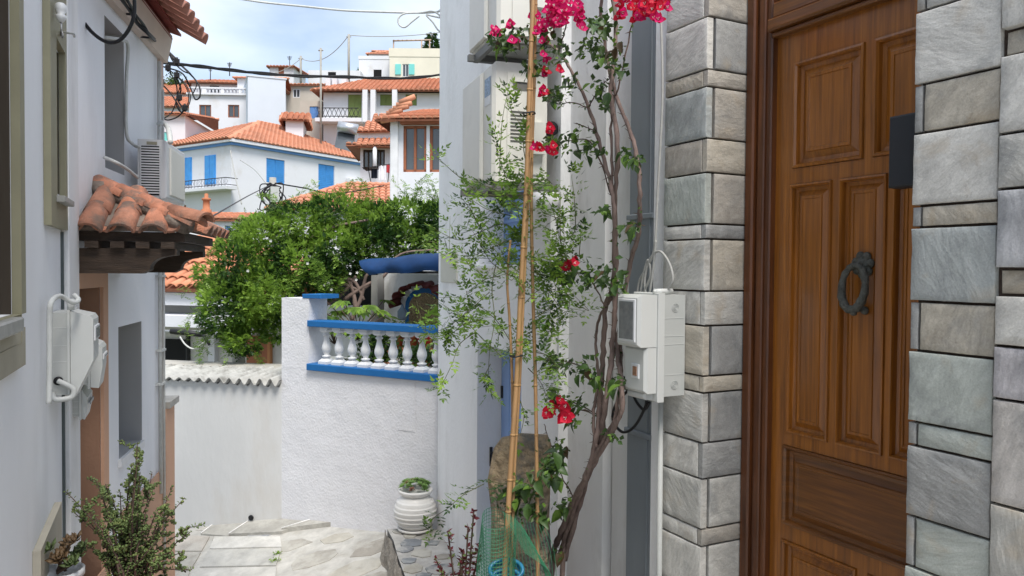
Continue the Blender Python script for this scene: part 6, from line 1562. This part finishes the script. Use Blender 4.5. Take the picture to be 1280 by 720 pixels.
# bougainvillea
bg_ = thing('bougainvillea', spt(695, 740, .22), 'bougainvillea with twisted grey-brown stems and magenta flowers climbing the white wall', 'climber')
stems = [([(686, 850), (690, 705), (700, 670), (718, 625), (735, 590), (747, 540), (750, 495), (754, 440), (757, 385), (766, 355), (768, 300), (766, 245), (752, 190), (736, 135), (716, 92), (695, 62), (672, 50), (650, 46), (625, 50)], .020, .005),
         ([(700, 850), (704, 700), (716, 650), (730, 605), (748, 560), (757, 500), (764, 450), (768, 400), (770, 340), (769, 250), (772, 180), (764, 115), (770, 50), (763, -20), (745, -110), (700, -190)], .017, .009),
         ([(706, 700), (722, 640), (742, 575), (775, 520), (776, 470), (771, 440), (776, 400), (786, 335), (798, 290), (800, 250), (797, 200), (786, 160), (770, 120), (757, 60), (752, 0), (770, -90), (800, -180)], .014, .008),
         ([(745, 560), (742, 520), (748, 470), (744, 430), (750, 395), (766, 372)], .009, .007),
         ([(740, 585), (762, 545), (773, 500), (776, 450), (775, 405)], .011, .009),
         ([(700, 690), (712, 655), (730, 600), (752, 555), (772, 520)], .012, .010),
         ([(766, 245), (764, 180), (766, 120)], .007, .006),
         ([(735, 135), (750, 110), (762, 98)], .004, .002), ([(650, 46), (640, 42), (617, 40)], .003, .002), ([(700, 62), (706, 40), (712, 10), (716, -20), (722, -110)], .004, .003), ([(735, 460), (700, 450), (682, 448)], .004, .002),
         ([(757, 385), (735, 345), (712, 330), (690, 325)], .004, .002), ([(750, 520), (722, 505), (700, 498), (680, 500)], .004, .002), ([(765, 245), (740, 180), (712, 176), (690, 180)], .004, .002), ([(718, 625), (700, 590), (690, 560), (680, 530)], .004, .002),
         ([(745, 540), (755, 555), (768, 540)], .004, .002), ([(690, 40), (676, 25), (665, 18)], .003, .002), ([(768, 300), (785, 280), (805, 282)], .003, .002), ([(736, 135), (715, 128), (700, 130), (680, 125)], .003, .002), ([(770, 120), (790, 30), (800, 5), (812, -60)], .004, .003), ([(745, 165), (735, 160), (722, 155)], .003, .002)]
rb = random.Random(31); allp = []
for (pl, ra_, rb_) in stems:
    o_ = rb.uniform(.14, .30); pts = []
    for (a, b) in pl: pts.append(spt(a, b, .20+.06*math.sin(b*.02+o_*20)))
    P_ = spline(pts, 7); n = len(P_)
    P_ = [p+Vector((rb.uniform(-.004, .004), rb.uniform(-.004, .004), 0)) for p in P_]
    MB().tube(P_, [max(.0018, (ra_+(rb_-ra_)*k/n)*(1+.10*math.sin(k*1.7))) for k in range(n)], 8, rough=.10).build('branch' if ra_ < .01 else 'stem', bark if ra_ > .006 else barkd, bg_)
    allp.append((P_, ra_))
# thorns
th_ = MB()
for P_, ra_ in allp:
    for p in P_[::2]:
        if rb.random() < .6: d = Vector((-rb.uniform(.2, 1), rb.uniform(-1, 1), rb.uniform(-.6, .8))).normalized(); th_.tube([p, p+d*(.02+ra_)], [.003, .0006], 4)
th_.build('thorns', barkd, bg_, kind='stuff')
# leaves as separate objects
def bleaf_mesh(m__, nm, cur):
    q = MB(); L_, W_ = 1.0, .30; sp = [(0, 0), (.12, .5), (.35, 1), (.6, .85), (.82, .42), (1, 0)]
    vs = []
    for (t, w_) in sp: zc = -cur*t*t; vs += [(-W_*w_, t, zc+.16*w_), (0, t, zc), (W_*w_, t, zc+.16*w_)]
    fs = []
    for k in range(len(sp)-1): a = k*3; fs += [(a, a+1, a+4, a+3), (a+1, a+2, a+5, a+4)]
    q.add(vs, fs, 0, True); return mesh_of(q, m__, nm)
lms = [bleaf_mesh(lfb, 'climber_leaf', .25), bleaf_mesh(lf1, 'climber_leaf_light', .1), bleaf_mesh(lfb, 'climber_leaf_curled', .5), bleaf_mesh(lfb2, 'climber_leaf_red', .3)]
nleaf = 0
def put_leaf(p, d, s, w=(5, 2, 4, .8)):
    global nleaf
    if nleaf >= 298: return
    d = d.normalized(); up_ = Vector((rb.uniform(-1, .2), rb.uniform(-.6, .3), 1)); x = d.cross(up_).normalized(); z_ = x.cross(d)
    if z_.z < 0: x = -x; z_ = -z_
    m4 = Matrix((x*s, d*s, z_*s)).transposed().to_4x4(); m4.translation = p; inst('leaf', rb.choices(lms, w)[0], m4, bg_); nleaf += 1
clusters = [(625, 50, 10, 12), (650, 45, 14, 12), (636, 60, 6, 8), (668, 85, 10, 10), (680, 45, 14, 10), (700, 65, 12, 10), (735, 60, 10, 8), (748, 30, 10, 10), (760, 30, 12, 10), (700, 120, 10, 12), (715, 100, 8, 6), (745, 55, 8, 6), (690, 120, 8, 6), (756, 75, 10, 8), (775, 85, 8, 6), (750, 110, 10, 8),
            (712, 178, 14, 12), (740, 183, 12, 10), (690, 176, 8, 6), (780, 190, 4, 3), (795, 200, 6, 6), (755, 262, 5, 5), (790, 285, 10, 6), (745, 345, 16, 18), (770, 355, 12, 12), (705, 335, 12, 14), (720, 340, 10, 8), (730, 460, 12, 10), (700, 455, 12, 10), (690, 450, 6, 5), (745, 475, 8, 7), (720, 505, 12, 8), (700, 500, 8, 6),
            (690, 495, 6, 4), (770, 480, 8, 6), (700, 560, 8, 8), (690, 590, 12, 14), (655, 610, 16, 16), (640, 625, 10, 8), (665, 640, 12, 10), (680, 650, 8, 7), (705, 630, 8, 6), (690, 575, 8, 8), (715, 525, 6, 4), (765, 545, 6, 4), (758, 130, 6, 4), (770, 60, 6, 4), (700, 690, 6, 3)]
tot = sum(c[3] for c in clusters); 
for (px, py, r_, n) in clusters:
    for k in range(max(2, int(n*298/tot))):
        dep = .24+rb.uniform(-.08, .12) if px > 690 else None
        a, b = px+rb.gauss(0, r_*.55), py+rb.gauss(0, r_*.5)
        p = spt(a, b, dep) if dep else at(a, b, 3.95+rb.uniform(-.1, .1))
        put_leaf(p, Vector((rb.uniform(-1, .3), rb.uniform(-1, .8), rb.uniform(-1.1, .3))), rb.uniform(.048, .080) if py < 550 else rb.uniform(.06, .10))
# smaller leaves joined
m_ = MB()
for P_, ra_ in allp:
    for p in P_:
        if rb.random() < (.30 if ra_ < .006 else .10):
            for k in range(2): leaf(m_, p, Vector((rb.uniform(-1, .4), rb.uniform(-1, 1), rb.uniform(-.8, .6))), rb.uniform(.018, .034), .55, rf.choice((0, 0, 1)))
for (px, py, r_, n) in clusters:
    for k in range(n*4):
        a, b = px+rb.gauss(0, r_*.75), py+rb.gauss(0, r_*.6); p = spt(a, b, .24+rb.uniform(-.08, .1)) if px > 690 else at(a, b, 3.95+rb.uniform(-.1, .1))
        leaf(m_, p, Vector((rb.uniform(-1, .4), rb.uniform(-1, 1), rb.uniform(-.9, .6))), rb.uniform(.024, .046), .62, rb.choice((0, 0, 1)))
m_.build('small_leaves', [lfb, lf1], bg_, kind='stuff')
# flowers: three papery bracts each
def flower_mesh(m__, nm, sd_):
    q = MB(); rr_ = random.Random(sd_)
    for k in range(3):
        a = k*2.094+rr_.uniform(-.3, .3); el = rr_.uniform(.5, 1.0); d = Vector((math.cos(a)*math.cos(el), math.sin(a)*math.cos(el), math.sin(el))); s_ = d.cross(Vector((0, 0, 1))).normalized(); nn = s_.cross(d)
        vs = []
        for (t, w_, c_) in ((0, .12, 0), (.3, .42, .06), (.6, .46, .04), (.85, .26, -.03), (1.05, .02, -.12)):
            vs += [d*t-s_*w_+nn*(c_+.10+rr_.uniform(-.05, .05)), d*t+nn*c_, d*t+s_*w_+nn*(c_+.10+rr_.uniform(-.05, .05))]
        fs = []
        for j in range(4): b = j*3; fs += [(b, b+1, b+4, b+3), (b+1, b+2, b+5, b+4)]
        q.add(vs, fs, 0, True)
    for k in range(3): a = k*2.1+1; q.tube([Vector((0, 0, 0)), Vector((math.cos(a)*.15, math.sin(a)*.15, .65))], [.02, .045], 4, 1)
    return mesh_of(q, [m__, whitepetal], nm)
fms = [flower_mesh(petal, 'bract_a', 1), flower_mesh(petal, 'bract_b', 2), flower_mesh(petal2, 'bract_c', 3), flower_mesh(petal2, 'bract_d', 5)]
fl = [(617, 39, 5, 3, 0), (616, 42, 3, 2, 0), (638, 30, 5, 3, 0), (640, 54, 5, 4, 0), (667, 20, 4, 3, 0), (675, 34, 8, 8, 0), (683, 53, 5, 4, 0), (680, 70, 4, 3, 0), (697, 20, 17, 44, 0), (700, 5, 18, 36, 0), (723, 10, 8, 9, 0), (722, 22, 7, 7, 0), (727, 36, 5, 4, 0),
      (680, 93, 4, 3, 1), (699, 88, 4, 3, 1), (677, 114, 5, 4, 1), (687, 160, 7, 4, 1), (668, 182, 8, 7, 1), (686, 187, 8, 6, 1), (712, 331, 8, 4, 2), (719, 328, 4, 2, 2), (684, 516, 6, 4, 2), (703, 508, 7, 5, 2), (706, 522, 6, 4, 2), (698, 503, 5, 2, 2),
      (785, 3, 14, 18, 1), (805, 6, 15, 26, 1), (825, 6, 10, 16, 1), (820, 24, 6, 6, 1), (800, 18, 8, 8, 1), (778, 18, 6, 5, 1)]
for (px, py, r_, n, k_) in fl:
    for k in range(n):
        a, b = px+rb.uniform(-r_, r_)*.8, py+rb.uniform(-r_, r_)*.7; p = spt(a, b, .28+rb.uniform(-.05, .10)) if px > 730 else at(a, b, 3.95+rb.uniform(-.12, .1))
        d = (Vector((-.5, -1, .1))+Vector((rb.uniform(-.8, .8), rb.uniform(-.8, .8), rb.uniform(-.8, .5)))).normalized()
        x = d.orthogonal().normalized(); y = d.cross(x); s_ = rb.uniform(.027, .038)*(1.25 if k_ == 2 else 1)
        m4 = Matrix((x*s_, y*s_, d*s_)).transposed().to_4x4(); m4.translation = p; inst('flower', fms[(0, 1, 2, 3)[rb.choice((0, 1)) if k_ == 0 else rb.choice((1, 2, 3)) if k_ == 1 else rb.choice((2, 3))]], m4, bg_)
# jasmine climber on the canes
jm = thing('jasmine_climber', at(640, 720, 3.9), 'airy green jasmine climber with small leaflets winding on the bamboo canes', 'climber')
jl = MB(); js = MB(); rf.seed(77)
def jtwig(pl, d=3.95, r=.0028, dens=.8, s=.033, mi=(0, 0, 1), nl=3, L_=.07):
    pts = spline([at(a, b, d+rf.uniform(-.12, .12)) for a, b in pl], 8); js.tube(pts, [r*(1-.6*k/len(pts)) for k in range(len(pts))], 4)
    for k in range(3, len(pts)):
        if rf.random() < dens:
            t = (pts[k]-pts[k-1]).normalized()
            for sg in (-1, 1):
                if rf.random() < .75:
                    sd_ = RT*rf.uniform(-1, 1)+UP*rf.uniform(-.8, .9)-fw*rf.uniform(-.3, .8); pinnate(jl, pts[k], t*.5+sd_, L_*rf.uniform(.7, 1.15), rf.choice((2, 3, nl)), s*rf.uniform(.8, 1.2), rf.choice(mi), .45)
main = [[(655, 275), (635, 250), (600, 240), (575, 222), (550, 200), (541, 193)], [(655, 300), (630, 280), (600, 290), (575, 300), (550, 290), (541, 284)], [(650, 262), (620, 238), (600, 232), (585, 240)], [(648, 340), (625, 320), (600, 285), (590, 265), (580, 235)],
        [(652, 350), (630, 340), (612, 325), (598, 300), (588, 285)], [(640, 430), (620, 400), (595, 380), (575, 372), (548, 372)], [(632, 450), (605, 425), (580, 400), (560, 385), (549, 378)], [(600, 400), (580, 405), (560, 420), (541, 420)], [(612, 365), (590, 385), (565, 405), (545, 415)],
        [(595, 415), (575, 430), (565, 455), (553, 480), (549, 487)], [(620, 330), (615, 360), (618, 400), (612, 440), (610, 480)], [(640, 300), (650, 280), (640, 240), (630, 215), (621, 190), (622, 168)], [(660, 210), (655, 190), (652, 160), (640, 140), (634, 115)], [(625, 220), (625, 195), (628, 150), (634, 118)],
        [(665, 320), (680, 330), (700, 350), (712, 380), (700, 400), (680, 420)], [(662, 400), (680, 390), (695, 370), (690, 345)], [(665, 340), (690, 345), (700, 330), (705, 300), (703, 260)], [(700, 300), (718, 290), (718, 250), (715, 225), (715, 218)], [(724, 320), (726, 290), (726, 275)],
        [(703, 330), (700, 280), (701, 240)], [(662, 440), (685, 445), (700, 470), (690, 480)], [(660, 360), (675, 345), (690, 330), (705, 320)], [(605, 605), (580, 618), (560, 635), (540, 650), (540, 668)], [(650, 600), (630, 605), (610, 600), (604, 602)],
        [(665, 330), (690, 370), (700, 385)], [(640, 230), (655, 225), (670, 235), (690, 260), (702, 310)], [(650, 330), (640, 350), (630, 340)], [(660, 460), (676, 478), (684, 500)], [(650, 500), (655, 520), (650, 545)], [(598, 280), (588, 262), (575, 245)], [(640, 270), (610, 262), (590, 250)], [(655, 240), (680, 225), (690, 230)],
        [(640, 255), (622, 260), (605, 275)], [(625, 345), (605, 350), (585, 365)], [(655, 380), (670, 365), (685, 355)], [(655, 420), (672, 410), (690, 405)], [(613, 455), (605, 475), (613, 490)], [(633, 300), (615, 310), (595, 318)]]
for i, pl in enumerate(main): jtwig(pl, dens=.42 if i in (0, 1, 5, 7, 9, 22) else .46, mi=(0, 1, 2) if i in (0, 1, 13, 17, 18, 19) else (0, 0, 2, 1))
for k in range(46):
    px, py = rf.choice([(570, 300), (625, 265), (605, 290), (640, 310), (630, 330), (690, 260), (700, 320), (600, 340), (590, 390), (620, 420), (560, 395), (660, 400), (680, 420), (665, 340), (690, 345), (660, 420), (630, 250), (610, 310), (700, 290), (620, 350), (670, 375), (645, 225), (685, 360), (615, 300)]); px += rf.gauss(0, 18); py += rf.gauss(0, 16)
    jtwig([(px, py), (px+rf.uniform(-22, 22), py+rf.uniform(-20, 15)), (px+rf.uniform(-32, 32), py+rf.uniform(-30, 22))], dens=.7, r=.002)
jl.build('leaflets', [lf1, lf2, lf3], jm, kind='stuff'); js.build('twigs', mat('green_twig', (.10, .11, .04), .7), jm, kind='stuff')
# dark red euphorbia-like plant, bottom
rp_ = thing('red_plant', at(585, 740, 4.3), 'small dark red leaved plant with thorny stems at the bottom, left of the netting', 'plant'); st_ = MB(); lv = MB()
for (x1, y1) in ((560, 625+40), (545, 700), (575, 700), (590, 690), (585, 660), (600, 680), (592, 640), (550, 712), (578, 690), (597, 700)):
    P_ = spline([at(575+rf.uniform(-6, 12), 760, 4.3), at((x1+578)/2, 735, 4.3), at(x1, y1, 4.3)], 8); st_.tube(P_, .005, 5)
    for p in P_[6:]:
        for q in range(5): leaf(lv, p, Vector((rf.uniform(-1, 1), rf.uniform(-1, 1), rf.uniform(-.2, 1))), rf.uniform(.02, .04), .55, 0 if rf.random() < .75 else 1)
st_.build('stem', barkd, rp_, kind='stuff'); lv.build('foliage', [mat('dark_red_leaf', (.14, .02, .03), .5, .3, 9, transl=.2), lfs], rp_)

# ------------------------------------------------------------------ left foreground: pots and shrubs
lbk = MB(); u_a = 2.4; lbk.wbox(W3, 2.3, 3.75, -1.6, .02, .03, .40); lbk.build('masonry_bench', white2, None, 'low white masonry bench under the potted plants at the bottom left', 'bench')
def pot_at(p, r_, h, mt, parent, rim=None):
    MB().lathe(p, [(r_*.7, 0), (r_*.95, h*.85), (r_*.97, h*.9)], 22).build('pot', mt, parent)
    MB().lathe(p+Vector((0, 0, h*.9)), [(r_*.98, 0), (r_*1.05, .004), (r_*1.05, h*.1), (r_*.92, h*.1), (r_*.90, .01)], 22).build('pot_rim', rim or mt, parent)
    MB().lathe(p+Vector((0, 0, h*.86)), [(r_*.9, 0), (r_*.9, .005)], 16).build('soil', soil, parent)
q = at(156, 735, 3.2); q.z = .021; sb_ = thing('jade_shrub', q, 'bushy small-leaved jade shrub in a pot at the bottom left', 'potted plant')
pot_at(q, .15, .22, terra, sb_)
st_ = MB(); lv = MB(); rf.seed(99)
def jade(pl, d=3.35, r=.007, s=.014):
    P_ = spline([at(a, b, d+rf.uniform(-.12, .12)) for a, b in pl], 9); n = len(P_)
    st_.tube(P_, [max(.0014, r*(1-.8*k/n)) for k in range(n)], 5)
    for k in range(3, n):
        for c_ in range(3):
            t = (P_[k]-P_[k-1]).normalized(); dd = Vector((rf.uniform(-1, 1), rf.uniform(-1, 1), rf.uniform(-.3, 1))).normalized(); p = P_[k-1].lerp(P_[k], rf.random())
            l_ = s*rf.uniform(.7, 1.3); sd_ = dd.cross(t)
            if sd_.length < .05: continue
            sd_.normalize(); nn = sd_.cross(dd); p2 = p+dd*r*.5; b = []
            for (u_, v_) in ((0, 0), (.45, .42), (.85, .34), (1.0, 0), (.85, -.34), (.45, -.42)): b.append(p2+dd*l_*u_+sd_*l_*v_)
            lv.add(b+[p2+dd*l_*.6+nn*l_*.16, p2+dd*l_*.6-nn*l_*.16], [(0, 1, 6), (1, 2, 6), (2, 3, 6), (3, 4, 6), (4, 5, 6), (5, 0, 6), (1, 0, 7), (2, 1, 7), (3, 2, 7), (4, 3, 7), (5, 4, 7), (0, 5, 7)], 0 if rf.random() < .7 else 1, True)
tips = [(172, 553), (165, 580), (158, 600), (120, 600), (83, 615), (92, 640), (190, 590), (215, 610), (231, 622), (208, 640), (238, 665), (236, 660), (228, 690), (240, 712), (140, 620), (128, 622), (150, 615), (178, 600), (195, 640), (205, 665), (110, 650), (130, 660), (145, 640), (170, 640), (185, 660), (215, 690), (100, 680), (120, 690), (150, 680), (165, 660), (140, 700), (200, 700), (190, 620), (160, 630), (225, 700), (115, 640), (180, 625), (210, 655), (105, 625), (132, 605), (150, 640), (172, 575), (175, 590)]
for (a, b) in tips:
    bx = 160+rf.uniform(-14, 16); mx_, my = (bx*.55+a*.45), 720-(720-b)*.5+rf.uniform(-6, 6); jade([(bx, 742), ((bx*.8+a*.2)+rf.uniform(-6, 6), 742-(742-b)*.3), (mx_, my), (a, b)])
    for k in range(1 if b > 600 else 3):
        t = rf.uniform(.45, .95); sx, sy = bx+(a-bx)*t, 742+(b-742)*t; jade([(sx, sy), (sx+rf.uniform(-12, 12), sy-rf.uniform(2, 14)), (sx+rf.uniform(-22, 22), sy-rf.uniform(4, 26))], r=.004)
st_.build('stem', barkd, sb_); lv.build('foliage', [lfs, mat('jade_leaf_light', (.22, .27, .09), .45, .3, 9, transl=.12)], sb_, kind='stuff')
q = at(76, 716, 3.2); top_r = at(76, 712, 3.2).z; q.z = .021
su = thing('succulent_pot', q, 'fleshy red-edged succulent in a dark pot with white rim, bottom left corner', 'potted plant')
pot_at(q, .085, max(.12, top_r-.021), mat('dark_blue_pot', (.03, .04, .07), .4), su, acwhite)
lv = MB()
for (a, b, r_) in ((62, 688, .055), (82, 690, .06), (95, 676, .05), (75, 700, .06), (98, 695, .055), (90, 705, .05), (66, 700, .05), (86, 678, .045), (104, 684, .04)):
    rosette(lv, at(a, b, 3.2+rf.uniform(-.05, .05)), r_, 16, 0 if rf.random() < .7 else 1, (UP-fw*.6+RT*rf.uniform(-.5, .5)).normalized(), .25, .55)
lv.build('foliage', [mat('aeonium_leaf', (.10, .14, .05), .4, .25, 9, transl=.08), lfr], su, kind='stuff')
st_ = MB()
for k in range(5): st_.tube([q+Vector((rf.uniform(-.03, .03), rf.uniform(-.03, .03), top_r-.03)), at(70+k*7, 700, 3.2)], .006, 5)
st_.build('stem', barkd, su)
